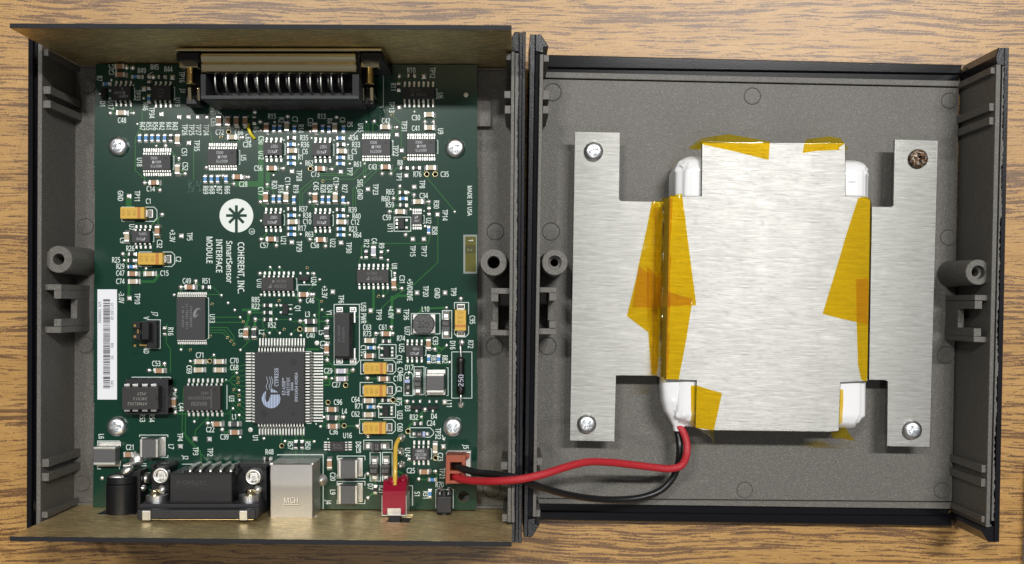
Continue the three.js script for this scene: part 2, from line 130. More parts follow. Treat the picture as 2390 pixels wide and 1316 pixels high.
const std = (name, color, roughness, metalness = 0, more = {}) => new THREE.MeshPhysicalMaterial({ name, color: typeof color === 'number' ? color : new THREE.Color().setRGB(...color), roughness, metalness, ...more });
const M = {
  grain: std('textured charcoal plastic', [.24, .226, .208], .58, 0, { roughnessMap: smudge, map: grainMap, bumpMap: grainBump, bumpScale: .00008 }),
  gloss: std('black plastic', [.006, .006, .008], .1, 0, { bumpMap: grainBump, bumpScale: .000003 }),
  scuffed: std('scuffed black plastic', [.008, .008, .011], .24, 0, { specularIntensity: .7, bumpMap: grainBump, bumpScale: .00002 }),
  rubber: std('black rubber', [.02, .02, .02], .8),
  alu: std('brushed aluminium', [.34, .34, .33], .46, 1, { roughnessMap: smudge, map: brushMap, bumpMap: brushBump, bumpScale: .000014, anisotropy: .9, anisotropyRotation: Math.PI / 2 }),
  panel: std('brushed panel aluminium', [.93, .785, .49], .5, 1, { map: panelMap, roughnessMap: smudge, bumpMap: brushBump, bumpScale: .00003, anisotropy: .5, anisotropyRotation: Math.PI / 2 }),
  paint: std('black painted metal', [.016, .016, .019], .6, 0, { specularIntensity: .5, bumpMap: grainBump, bumpScale: .00003 }),
  tin: std('tinned lead', [.82, .81, .78], .4, 1),
  solder: std('solder', [.9, .89, .87], .38, 1),
  dull: std('dull tinned plate', [.62, .61, .58], .42, 1),
  steel: std('zinc plated steel', [.82, .84, .86], .34, 1),
  gold: std('yellow chromate plate', [.86, .75, .48], .13, 1),
  brass: std('gold plated pin', [.85, .6, .22], .25, 1),
  epoxy: std('black connector plastic', [.008, .008, .0095], .4, 0, { specularIntensity: .7 }),
  rim: std('black connector plastic with a matt edge', [.02, .02, .024], .5, 0, { specularIntensity: .8, bumpMap: grainBump, bumpScale: .00005 }),
  ceramicB: std('brown ceramic', [.36, .2, .11], .45), ceramicW: std('beige ceramic', [.48, .4, .28], .45), ceramicG: std('graphite ferrite', [.05, .05, .055], .5), ceramicP: std('pale violet ceramic', [.5, .48, .56], .45),
  resBlue: std('blue resistor film', [.07, .24, .55], .4), resBlack: std('black resistor film', [.012, .012, .013], .4), alumina: std('white alumina', [.7, .7, .68], .5),
  silk: std('white print', [.75, .76, .74], .6),
  white: std('white nylon', [.75, .75, .73], .4), wrap: std('white shrink wrap', [.85, .855, .865], .25, 0, { clearcoat: .5, clearcoatRoughness: .15 }),
  red: std('red insulation', [.46, .018, .028], .42, 0, { bumpMap: grainBump, bumpScale: .00006 }), black: std('black insulation', [.008, .008, .009], .35), crimson: std('crimson switch plastic', [.27, .006, .028], .3), terra: std('terracotta plastic', [.3, .06, .025], .45),
  yellow: std('yellow insulation', [.72, .6, .03], .4), sleeve: std('amber sleeve', [.62, .4, .05], .3, 0, { clearcoat: .6 }),
  tape: std('amber polyimide film', [.95, .74, .04], .1, 0, { transmission: .93, thickness: 0, side: THREE.DoubleSide }),
  fluff: std('grey terry cloth', [.42, .38, .39], .95),
  ferrite: std('grey ferrite', [.09, .09, .092], .5, 0, { bumpMap: grainBump, bumpScale: .00004 }),
};

// wood-grain laminate of the bench
const woodW = 2048, woodH = 1200, WOODX = 330, WOODZ = 193;     // pixels; millimetres they cover
const woodV = new Float32Array(woodW * woodH);
const woodMap = (() => {
  const sm = (a, b, x) => { const t = Math.max(0, Math.min(1, (x - a) / (b - a))); return t * t * (3 - 2 * t); };
  return tex(woodW, woodH, (px, py) => {
    const x = px / woodW * WOODX, y0 = py / woodH * WOODZ;
    const y = y0 + 1.6 * n2(x * .008, y0 * .012) + .5 * n2(x * .03, y0 * .05) + x * .012;
    const band = .5 + .5 * n2(x * .006 + 5, y * .05), hair = n2(x * .12, y * 6), fine = n2(x * .06 + 3, y * 2.2), jag = n2(x * 1.1, y * 4.5);
    const long = n2(x * .017 + 40, y * .46) * .8 + n2(x * .06 + 8, y * 1.5) * .4 + jag * .15 + (band - .5) * .6;
    const short = n2(x * .05 + 90, y * 1.25) * .85 + n2(x * .17, y * 2.8) * .3 + jag * .14 + (band - .5) * .35;
    let dark = Math.max(sm(.33, .5, long) * (.8 + .2 * fine), sm(.42, .58, short) * .9, sm(.2, .75, n2(x * .03 + 17, y * 1.4) * .6 + fine * .4) * .36);
    dark = Math.min(1, Math.max(0, dark));
    const tone = .5 + .5 * n2(x * .01, y * .16), g = (wn(px, py) - .5) * .06 + hair * .03;
    const base = [.68 + .05 * tone + g, .512 + .05 * tone + g, .265 + .05 * tone + g], brown = [.375 + g, .25 + g, .13 + g];
    woodV[py * woodW + px] = dark;
    return base.map((b, k) => b * (1 - dark) + brown[k] * dark);
  }, true);
})();
const woodBump = tex(1024, 1024, (x, y) => { const b = wn(x >> 1, y >> 1), c = wn((x >> 2) + 77, (y >> 2) + 5), d = wn(((x >> 3) + 9), (y >> 2) + 300); return .4 * b + .4 * c + .2 * d; }, false);
M.wood = std('oak print laminate', 0xffffff, .42, 0, { ior: 1.58, map: woodMap, bumpMap: woodBump, bumpScale: .000022 });
woodMap.wrapS = woodMap.wrapT = THREE.MirroredRepeatWrapping; woodBump.repeat.set(2, 1.2);
{ // hairline scratches in the laminate
  const d = woodMap.image.data, r = rng(91);
  for (const [x0, y0, x1, y1] of [[1590, -8, 1592, 140], [640, 58, 690, -10], [755, -10, 798, 62], [590, 10, 640, 50], [1655, 60, 1720, -10], [1750, 110, 1790, 150], [850, -10, 900, 40], [60, 300, 20, 420], [1500, 1240, 1640, 1300], [2350, 420, 2388, 520], [300, 1290, 420, 1300]]) {
    const n = 400, bow = (r() - .5) * 8; for (let i = 0; i < n; i++) { const k = i / n, u = x0 + (x1 - x0) * k + bow * k * (1 - k), v = y0 + (y1 - y0) * k, [X, Z] = at(u, v, 0), px = Math.round((X / WOODX + .5) * woodW), py = Math.round((.5 - Z / WOODZ) * woodH); if (px < 0 || py < 0 || px >= woodW || py >= woodH) continue; const q = (py * woodW + px) * 4; for (let c = 0; c < 3; c++) d[q + c] = d[q + c] * (.93 + .06 * r()); }
  }
}

// printed markings of the components: one sheet, a cell for each kind
const AW = 2048, AS = 2.6, atlas = document.createElement('canvas'); atlas.width = atlas.height = AW;
const ax = atlas.getContext('2d'); ax.fillStyle = '#151515'; ax.fillRect(0, 0, AW, AW);
let cellX = 4, cellY = 4, rowH = 0;
function cell(w, h, bg, draw) {                     // w, h in drawing units; returns [u0, v0, u1, v1, uBlank, vBlank]
  const W = Math.ceil(w * AS), H = Math.ceil(h * AS);
  if (cellX + W + 8 > AW) { cellX = 4; cellY += rowH + 8; rowH = 0; }
  ax.save(); ax.fillStyle = bg; ax.fillRect(cellX - 3, cellY - 3, W + 6, H + 6);
  ax.beginPath(); ax.rect(cellX, cellY, W, H); ax.clip(); ax.translate(cellX, cellY); ax.scale(AS, AS); if (draw) draw(ax, w, h); ax.restore();
  const r = [cellX / AW, 1 - (cellY + H) / AW, (cellX + W) / AW, 1 - cellY / AW, (cellX - 1.5) / AW, 1 - (cellY - 1.5) / AW];
  cellX += W + 8; rowH = Math.max(rowH, H); return r;
}
function mark(c, str, x, y, size, rot, fill, font = 'sans-serif', stretch = 1) { // a line of print; ~ and # stand for a maker's sign
  c.save(); c.translate(x, y); c.rotate(rot); c.scale(stretch, 1); c.fillStyle = fill; c.font = size + 'px ' + font; c.textBaseline = 'middle'; c.textAlign = 'left';
  const adv = (ch) => ('~▣▰●◣⫿'.includes(ch) ? size * 1.0 : c.measureText(ch).width);
  let w = 0; for (const ch of str) w += adv(ch); let p = -w / 2;
  for (const ch of str) {
    if (ch === '~') { c.save(); c.translate(p, 0); c.transform(1, 0, -.45, 1, 0, 0); c.fillRect(0, -size * .35, size * .25, size * .7); c.fillRect(0, size * .18, size * .5, size * .18); c.fillRect(size * .35, -size * .35, size * .55, size * .18); c.fillRect(size * .55, -size * .35, size * .18, size * .5); c.restore(); }
    else if (ch === '▣') { c.fillRect(p, -size * .34, size * .7, size * .68); c.clearRect(0, 0, 0, 0); c.fillStyle = '#1c1c1c'; c.fillRect(p + size * .22, -size * .12, size * .26, size * .24); c.fillStyle = fill; }
    else if (ch === '▰') { c.save(); c.transform(1, 0, -.4, 1, 0, 0); c.fillRect(p, -size * .4, size * .8, size * .3); c.fillRect(p + size * .3, -size * .1, size * .3, size * .5); c.restore(); }
    else if (ch === '●') { c.beginPath(); c.arc(p + size * .4, 0, size * .35, 0, 7); c.fill(); }
    else if (ch === '◣') { c.strokeStyle = fill; c.lineWidth = size * .1; c.strokeRect(p, -size * .4, size * .7, size * .8); c.beginPath(); c.moveTo(p + size * .15, size * .25); c.lineTo(p + size * .6, 0); c.lineTo(p + size * .15, -size * .25); c.fill(); }
    else if (ch === '⫿') { for (let k = 0; k < 3; k++) c.fillRect(p + k * size * .27, -size * .4, size * .16, size * .8); }
    else c.fillText(ch, p, size * .04);
    p += adv(ch);
  }
  c.restore();
}
const atlasTex = new THREE.CanvasTexture(atlas); atlasTex.colorSpace = THREE.SRGBColorSpace;
M.chip = std('black moulding compound', 0xffffff, .5, 0, { map: atlasTex });
M.print = std('printed component body', 0xffffff, .4, 0, { map: atlasTex });
// a block in rings [y, width, depth, dx, dz]; the top face shows a cell of the sheet, the sides its blank colour
function ringBlock(rings, uv) {
  const pos = [], uvs = [], quad = (a, b, c, d, t) => { pos.push(...a, ...b, ...c, ...a, ...c, ...d); uvs.push(...t[0], ...t[1], ...t[2], ...t[0], ...t[2], ...t[3]); };
  const bl = uv ? [uv[4], uv[5]] : [0, 0], four = [bl, bl, bl, bl];
  const cs = rings.map(([y, w, d, dx = 0, dz = 0]) => [[dx - w / 2, y, dz + d / 2], [dx + w / 2, y, dz + d / 2], [dx + w / 2, y, dz - d / 2], [dx - w / 2, y, dz - d / 2]]);
  for (let i = 0; i < cs.length - 1; i++) for (let k = 0; k < 4; k++) { const l = (k + 1) % 4; quad(cs[i][k], cs[i][l], cs[i + 1][l], cs[i + 1][k], four); }
  const t = cs.at(-1), b = cs[0];
  quad(t[0], t[1], t[2], t[3], uv ? [[uv[0], uv[1]], [uv[2], uv[1]], [uv[2], uv[3]], [uv[0], uv[3]]] : four);
  quad(b[3], b[2], b[1], b[0], four);
  const g = new THREE.BufferGeometry(); g.setAttribute('position', new THREE.Float32BufferAttribute(pos, 3)); g.setAttribute('uv', new THREE.Float32BufferAttribute(uvs, 2)); g.computeVertexNormals(); return g;
}
// ---------------------------------------------------------------- the bench top
{
  const g = bx(-450, -25, -300, 450, 0, 300), uv = g.attributes.uv, p = g.attributes.position;
  for (let i = 0; i < p.count; i++) uv.setXY(i, p.getX(i) / WOODX + .5, .5 - p.getZ(i) / WOODZ);
  const t = part('bench_top', G(g), M.wood, scene); tag(t, 'oak patterned laminate bench top under the opened case', 'bench top', null, 'structure');
}
// a folded cloth at the edge of the bench
{
  const [x0] = at(2386, 700, 0), [, z0] = at(0, 1085, 8), [, z1] = at(0, 1330, 8), pos = [], idx = [], NU = 14, NV = 150;
  for (let j = 0; j <= NV; j++) for (let i = 0; i <= NU; i++) {
    const z = z0 + (z1 - z0) * j / NV, a = i / NU * Math.PI * .9, lean = (1 - j / NV) * .9, f = .35 * n3(z * 1.1, i * .5, 0) + .25 * n3(z * 3.3, i * 1.3, 5);
    pos.push(x0 + lean + 9 - (9 + f) * Math.cos(a * .55) * (a < 1.6 ? 1 : 1), .02 + 8.2 * Math.sin(Math.min(a, 1.57)) + f, z);
  }
  for (let j = 0; j < NV; j++) for (let i = 0; i < NU; i++) { const k = j * (NU + 1) + i; idx.push(k, k + NU + 1, k + 1, k + 1, k + NU + 1, k + NU + 2); }
  const g = new THREE.BufferGeometry(); g.setAttribute('position', new THREE.Float32BufferAttribute(pos, 3)); g.setIndex(idx); g.computeVertexNormals();
  const c = thing('terry_cloth', 'grey fuzzy cloth lying on the bench beside the case lid', 'cloth');
  part('fold', G(g), M.fluff, c);
  const f = [], r = rng(5);
  for (let k = 0; k < 1400; k++) {
    const i = Math.floor(r() * NU), j = Math.floor(r() * NV), q = (j * (NU + 1) + i) * 3, P0 = [pos[q] , pos[q + 1], pos[q + 2]], d = [-.3 - r() * .3, .4 + r() * .6, (r() - .5) * 1.1];
    f.push(new THREE.CylinderGeometry(.03, .06, 1, 3, 1, true).translate(0, .5, 0).scale(.6, .6, .6).applyQuaternion(new THREE.Quaternion().setFromUnitVectors(new THREE.Vector3(0, 1, 0), new THREE.Vector3(...d).normalize())).translate(...P0));
  }
  tag(part('fluff', G(merge(f)), M.fluff, c), null, null, null, 'stuff');
}

// ---------------------------------------------------------------- the two halves of the case
const GT = 52;
const GR = (list) => G(boxUV(merge(list), GT));
function post(parent, S, u, v, h0, h1, r, ri, step) {
  const [x, z] = S(u, v, h1);
  const prof = [[r + .35, h0], [r, h1 - .15], [r - .15, h1], [ri + .1, h1], [ri, h1 - .15], ...(step ? [[ri, h1 - 2.2], [ri * .62, h1 - 2.4]] : []), [step ? ri * .6 : ri * .9, h0 + 1]];
  part('screw_post', G(boxUV(lathe(prof, 40).toNonIndexed(), GT)), M.grain, parent, x, 0, z).geometry.computeVertexNormals();
}
function smoothLathe(g) { return mergeVertices(g); }
function snapClip(parent, S, rects, h0, h1, window) {
  const c = grp('snap_clip', parent);
  const R = (a, y0, y1) => { const [x0, z0] = S(a[0], a[1], h1), [x1, z1] = S(a[2], a[3], h1); return bx(x0, y0, z0, x1, y1, z1, .12); };
  for (const [arm, leg] of rects) part('clip_arm', GR([R(arm, h0, h1), R(leg, h0, h1 - .002)]), M.grain, c);
  part('clip_bridge', GR([R(window, h0, h0 + (h1 - h0) * .45)]), M.grain, c);
}
function ribs(parent, S, list, h0, h1) { for (const [u0, v0, u1, v1] of list) { const [x0, z0] = S(u0, v0, h1), [x1, z1] = S(u1, v1, h1); part('wall_rib', GR([bx(x0, h0, z0, x1, h1, z1, .12)]), M.grain, parent); } }
function marks(parent, S, list, h) { for (const [u, v, r] of list) { const [x, z] = S(u, v, h), R = r * .12; part('ejector_mark', once('ej' + r, () => G(boxUV(lathe([[0, .05], [R - .2, .05], [R - .1, -.02], [R - .02, .28], [R + .1, .3], [R + .2, -.05]], 36).toNonIndexed(), GT))), M.grain, parent, x, h, z); } }
// wall strips from u0 to u1 at height h, between the end lines
function strip(S, uT0, uT1, uB0, uB1, vT, vB, y0, h) { const a = S(uT0, vT, h), b = S(uT1, vT, h), c = S(uB1, vB, h), d = S(uB0, vB, h); return slab([a, b, c, d], y0, h, .1); }

// the same with a worn, wavy outer edge
function wornStrip(S, uT0, uT1, uB0, uB1, vT, vB, y0, h, amp) { const L = [], R = [], N = 260, t = Math.floor(uT0 * 7); for (let i = 0; i <= N; i++) { const k = i / N, v = vT + (vB - vT) * k, a = uT0 + (uB0 - uT0) * k, b = uT1 + (uB1 - uT1) * k, w = amp * (.5 + .35 * n2(k * 9 + t, 1) + .25 * n2(k * 60 + t, 2) + .2 * n2(k * 190 + t, 3)); L.push(S(a, v, h)); R.push(S(Math.max(a + 1.2, b - Math.max(0, w)), v, h)); } return slab([...L, ...R.reverse()], y0, h); }
const base = thing('instrument_enclosure', 'black plastic case base holding the green circuit board', 'case half', -63.5, 8, -4.1);
base.rotation.y = -.45 * Math.PI / 180;
{
  const S = surveyor(base), FL = 3, H = 25;
  part('floor', GR([bx(-64.2, 0, -65.6, 64, FL, 65.2, .3)]), M.grain, base);
  const lw = grp('side_wall', base);
  part('outer_lip', GR([strip(S, 66, 77, 62, 73, 62, 1254, .5, H)]), M.gloss, lw);
  part('groove', GR([strip(S, 77.3, 88.3, 73.3, 84.3, 66, 1252, .4, H - 2)]), M.gloss, lw);
  part('inner_lip', GR([strip(S, 89, 99, 84.5, 94.5, 70, 1248, .45, H)]), M.grain, lw);
  const rw = grp('side_wall', base);
  part('inner_lip', GR([strip(S, 1193.5, 1201.5, 1184.5, 1192.5, 120, 1219, .45, H), wornStrip(S, 1203.2, 1212, 1193.8, 1202.5, 124, 1219, .42, H, 5)]), M.grain, rw);
  part('lip_shoulder', GR([strip(S, 1203.4, 1212, 1194, 1202.5, 124, 1219, .44, H - .3)]), M.scuffed, rw);
  part('lip_groove', GR([strip(S, 1201.7, 1203, 1192.7, 1193.6, 122, 1219, .4, H - 1.2)]), M.gloss, rw);
  part('outer_lip', GR([strip(S, 1212.3, 1219.3, 1202.8, 1209.5, 75, 1266, .5, H), strip(S, 1219.6, 1227.4, 1209.8, 1217.4, 74, 1267, .5, H - .6)]), M.scuffed, rw);
  part('end_block', GR([slab([[1201, 74], [1212, 74], [1212, 122], [1194, 119], [1194.5, 86]].map(([u, v]) => S(u, v, H)), 1, H - .05, .2)]), M.scuffed, rw);
  part('end_block', GR([slab([[1184.5, 1220], [1202.5, 1220], [1202, 1266], [1190, 1266], [1184, 1247]].map(([u, v]) => S(u, v, H)), 1, H - .05, .2)]), M.scuffed, rw);
  ribs(base, S, [[100, 115, 113, 130], [99, 201, 118, 219], [99, 234, 118, 252], [96, 1071, 114, 1090], [96, 1104, 114, 1123], [96, 1194, 111, 1209], [1181, 125, 1193, 140], [1177, 212, 1192.5, 229], [1178, 246, 1192.5, 265], [1169, 1078, 1185, 1096], [1170, 1113, 1185, 1130], [1172, 1200, 1184.5, 1217]], FL - .1, H - .8);
  post(base, S, 137, 605, FL - .2, 21.5, 3.55, 1.45, false);
  post(base, S, 1152, 612, FL - .2, 21.5, 3.5, 1.6, false);
  snapClip(base, S, [[[98, 663, 143, 677], [126, 677, 143, 697]], [[98, 762, 143, 777], [126, 744, 143, 762]]], FL - .1, 22.5, [127, 696, 142, 745]);
  snapClip(base, S, [[[1146, 672, 1191, 686], [1146, 686, 1163, 704]], [[1145, 770, 1190, 783], [1145, 750, 1162, 770]]], FL - .1, 22.5, [1147, 703, 1161, 751]);
  marks(base, S, [[205, 200, 18], [200, 528, 18], [200, 805, 18], [192, 1128, 18], [1156, 540, 19], [1154, 808, 19], [1148, 1140, 20]], FL);
  { const [x0, z0] = S(1100, 238, FL), [x1, z1] = S(1146, 298, FL); part('floor_step', GR([bx(x0, FL - .1, z0, x1, FL + 2.2, z1, .15)]), M.grain, base); }
  { const [x0, z0] = S(170, 1172, FL), [x1, z1] = S(1180, 1186, FL); part('floor_ledge', GR([bx(x0, FL - .1, z0, x1, FL + .9, z1, .15)]), M.grain, base); }
  { const [x0, z0] = S(178, 152, FL), [x1, z1] = S(1180, 166, FL); part('floor_ledge', GR([bx(x0, FL - .1, z0, x1, FL + .9, z1, .15)]), M.grain, base); }
  for (const [x, z] of [[-55, -57], [55, -57], [-55, 57], [55, 57]]) part('rubber_foot', once('foot', () => G(lathe([[0, -8], [4.6, -8], [5, -7.5], [5, .1], [0, .1]], 24))), M.rubber, base, x, 0, z);
  for (const [u, v] of [[272, 340], [1062, 344], [270, 998], [1058, 998]]) { const [x, z] = S(u, v, 8); part('board_boss', once('boss', () => G(boxUV(lathe([[3.2, 0], [3, 3.3], [0, 3.3]], 24).toNonIndexed(), GT))), M.grain, base, x, FL, z); }
}
{ const font = await new FontLoader().loadAsync('fonts/droid/droid_sans_regular.typeface.json'), S = surveyor(base), [x, z] = S(1122, 322, 3);
  part('mould_number', G(boxUV(new TextGeometry('D230782', { font, size: 1.9, depth: .14, curveSegments: 3 }).scale(1.25, 1, 1).rotateX(-Math.PI / 2).rotateY(-Math.PI / 2), GT)), M.grain, base, x, 2.98, z); }
const lid = thing('upturned_enclosure', 'black plastic case lid lying open beside the base', 'case half', 64, 2.1, -2.2);
lid.rotation.set(0, -1.05 * Math.PI / 180, -1.1 * Math.PI / 180, 'YXZ');
const lidS = surveyor(lid);
{
  const S = lidS, FL = 2, H = 24.2;
  const Q = (list, h) => list.map(([u, v]) => S(u, v, h));
  part('floor', GR([slab(Q([[1256, 184], [2238, 205], [2222, 1170], [1246, 1162]], FL), 0, FL, .1)]), M.grain, lid);
  // rear and front edges: ledge, panel slot, outer strip
  part('ledge', GR([slab(Q([[1262, 167], [2240, 188.5], [2239, 202], [1262, 181]], FL + .9), .2, FL + .9, .12)]), M.grain, lid);
  part('slot', GR([slab(Q([[1262, 158], [2242, 173], [2240, 188], [1262, 167]], FL), .1, FL - .8)]), M.gloss, lid);
  part('outer_strip', GR([slab(Q([[1262, 127], [2246, 151], [2242, 172], [1262, 157]], FL + .3), .3, FL + .3, .25)]), M.gloss, lid);
  part('ledge', GR([slab(Q([[1250, 1164], [2220, 1172.5], [2218, 1187.5], [1250, 1175]], FL + .9), .2, FL + .9, .12)]), M.grain, lid);
  part('slot', GR([slab(Q([[1250, 1175.5], [2218, 1188], [2216, 1203], [1250, 1193]], FL), .1, FL - .8)]), M.gloss, lid);
  part('outer_strip', GR([slab(Q([[1250, 1193.3], [2216, 1203.3], [2224, 1228], [1250, 1213]], FL + .3), .3, FL + .3, .25)]), M.gloss, lid);
  const lw = grp('side_wall', lid);
  part('outer_lip', GR([strip(S, 1237, 1249, 1222.5, 1231, 80, 1253, .5, H)]), M.scuffed, lw);
  part('groove', GR([strip(S, 1249.3, 1259.5, 1231.3, 1243, 122, 1210, .4, H - 1.6)]), M.gloss, lw);
  part('inner_lip', GR([strip(S, 1260, 1268.5, 1243.3, 1251, 126, 1206, .45, H)]), M.grain, lw);
  part('end_block', GR([slab(Q([[1249, 80], [1263, 80], [1280, 108], [1269, 110], [1269, 124], [1249, 120]], H), 1, H - .05, .2)]), M.scuffed, lw);
  part('end_block', GR([slab(Q([[1231, 1253], [1242, 1253], [1260, 1224], [1249, 1222], [1250, 1208], [1231, 1211]], H), 1, H - .05, .2)]), M.scuffed, lw);
  const rw = grp('side_wall', lid);
  part('inner_lip', GR([strip(S, 2325, 2336, 2301, 2310, 150, 1230, .45, H), wornStrip(S, 2339.5, 2347, 2314, 2322, 155, 1215, .43, H - .02, 7)]), M.grain, rw);
  part('lip_groove', GR([strip(S, 2336.3, 2339.2, 2310.3, 2313.7, 150, 1228, .4, H - 1.2)]), M.gloss, rw);
  part('outer_lip', GR([strip(S, 2344.8, 2355, 2320.3, 2332, 111, 1265, .5, H - .2)]), M.scuffed, rw);
  part('end_block', GR([slab(Q([[2331, 111], [2344.6, 111], [2344, 154], [2325, 149], [2323.5, 131]], H), .6, H - .05, .2)]), M.scuffed, rw);
  part('end_block', GR([slab(Q([[2301, 1231], [2320, 1227], [2320, 1265], [2308, 1265], [2291, 1240]], H), .6, H - .05, .2)]), M.scuffed, rw);
  ribs(lid, S, [[1268.5, 128, 1281, 144], [1267, 210, 1282, 232], [1267, 247, 1281, 265], [1251, 1068, 1266, 1086], [1251, 1102, 1263, 1119], [1250.5, 1190, 1261, 1206], [2312, 157, 2325, 172], [2309, 240, 2324, 259], [2309, 273, 2323, 291], [2291, 1085, 2307, 1103], [2290, 1117, 2306, 1136], [2291, 1204, 2303, 1219]], FL - .1, H - .8);
  post(lid, S, 1295, 612, FL - .2, 21, 3.45, 1.75, true);
  post(lid, S, 2283, 635, FL - .2, 21, 3.4, 1.75, true);
  snapClip(lid, S, [[[1256, 670, 1299, 683], [1282, 683, 1299, 702]], [[1255, 766, 1297.5, 780.6], [1282, 748, 1297.5, 766]]], FL - .1, 22, [1283, 701, 1297, 749]);
  snapClip(lid, S, [[[2275, 688, 2320, 701.6], [2275, 701.6, 2292, 721]], [[2272.6, 785.5, 2318, 799], [2272.6, 766, 2289.6, 785.5]]], FL - .1, 22, [2275, 720, 2288.5, 767]);
  marks(lid, S, [[1290, 215, 20], [1756, 224, 19], [1286, 540, 20], [1278, 807, 20], [1738, 1143, 18], [2215, 235, 18], [2213, 554, 18], [2207, 828, 20], [2198, 1144, 18]], FL);
  for (const [u, v] of [[1386, 352], [2146, 369], [1370, 990], [2132, 1004]]) { const [x, z] = S(u, v, 10.4); part('bracket_boss', once('lboss', () => G(boxUV(lathe([[4.2, 0], [3.9, 7.8], [0, 7.8]], 24).toNonIndexed(), GT))), M.grain, lid, x, FL, z); }
}

// ---------------------------------------------------------------- the two end panels standing in the base
function panelPlate(name, label, x0, x1, zIn, out, y0, y1, rot, holes) {
  const t = thing(name, label, 'panel', (x0 + x1) / 2, y0, zIn); t.rotation.y = rot;
  const w = x1 - x0, h = y1 - y0, shape = (dh) => { const s = new THREE.Shape([[-w / 2, 0], [w / 2, 0], [w / 2, h - dh], [-w / 2, h - dh]].map((p) => new THREE.Vector2(...p))); for (const [a, b, c, d] of holes) s.holes.push(new THREE.Path([[a, b], [c, b], [c, d], [a, d]].map((p) => new THREE.Vector2(...p)))); return s; };
  const plate = new THREE.ExtrudeGeometry(shape(.12), { depth: 1.0, bevelEnabled: false });
  if (out < 0) plate.translate(0, 0, -1.0);
  part('plate', G(boxUV(plate, 20)), M.panel, t);
  const paint = new THREE.ExtrudeGeometry(shape(.1), { depth: .12, bevelEnabled: false }); paint.translate(0, 0, out < 0 ? -1.13 : 1.01);
  part('painted_face', G(boxUV(paint, GT)), M.paint, t);
  part('painted_edge', G(boxUV(bx(-w / 2 - .05, h - .11, out < 0 ? -1.15 : 0, w / 2 + .05, h + .06, out < 0 ? 0 : 1.15, .05), GT)), M.paint, t);
  return t;
}
panelPlate('back_panel', 'brushed metal end panel behind the wide connector', -122.4, -2.5, -65.6, -1, 9.5, 54.4, -.22 * Math.PI / 180, []);
panelPlate('front_panel', 'brushed metal end panel beside the power and serial sockets', -122.4, -2.5, 56.35, 1, 9.5, 54.4, -.63 * Math.PI / 180, [[27.2, 11, 33.3, 22.6]]);
// ---------------------------------------------------------------- the circuit board
const BT = 16, K = (CAM_H - BT) / FOC;              // height of the board's top; millimetres per drawing unit on it
const bp = (u, v) => [(u - 660) * K, (v - 670) * K]; // on the board, from the board's middle
const board = thing('circuit_board', 'green printed circuit board populated with chips and connectors', 'circuit board', ...(() => { const [x, z] = at(660, 670, BT); return [x, BT, z]; })());
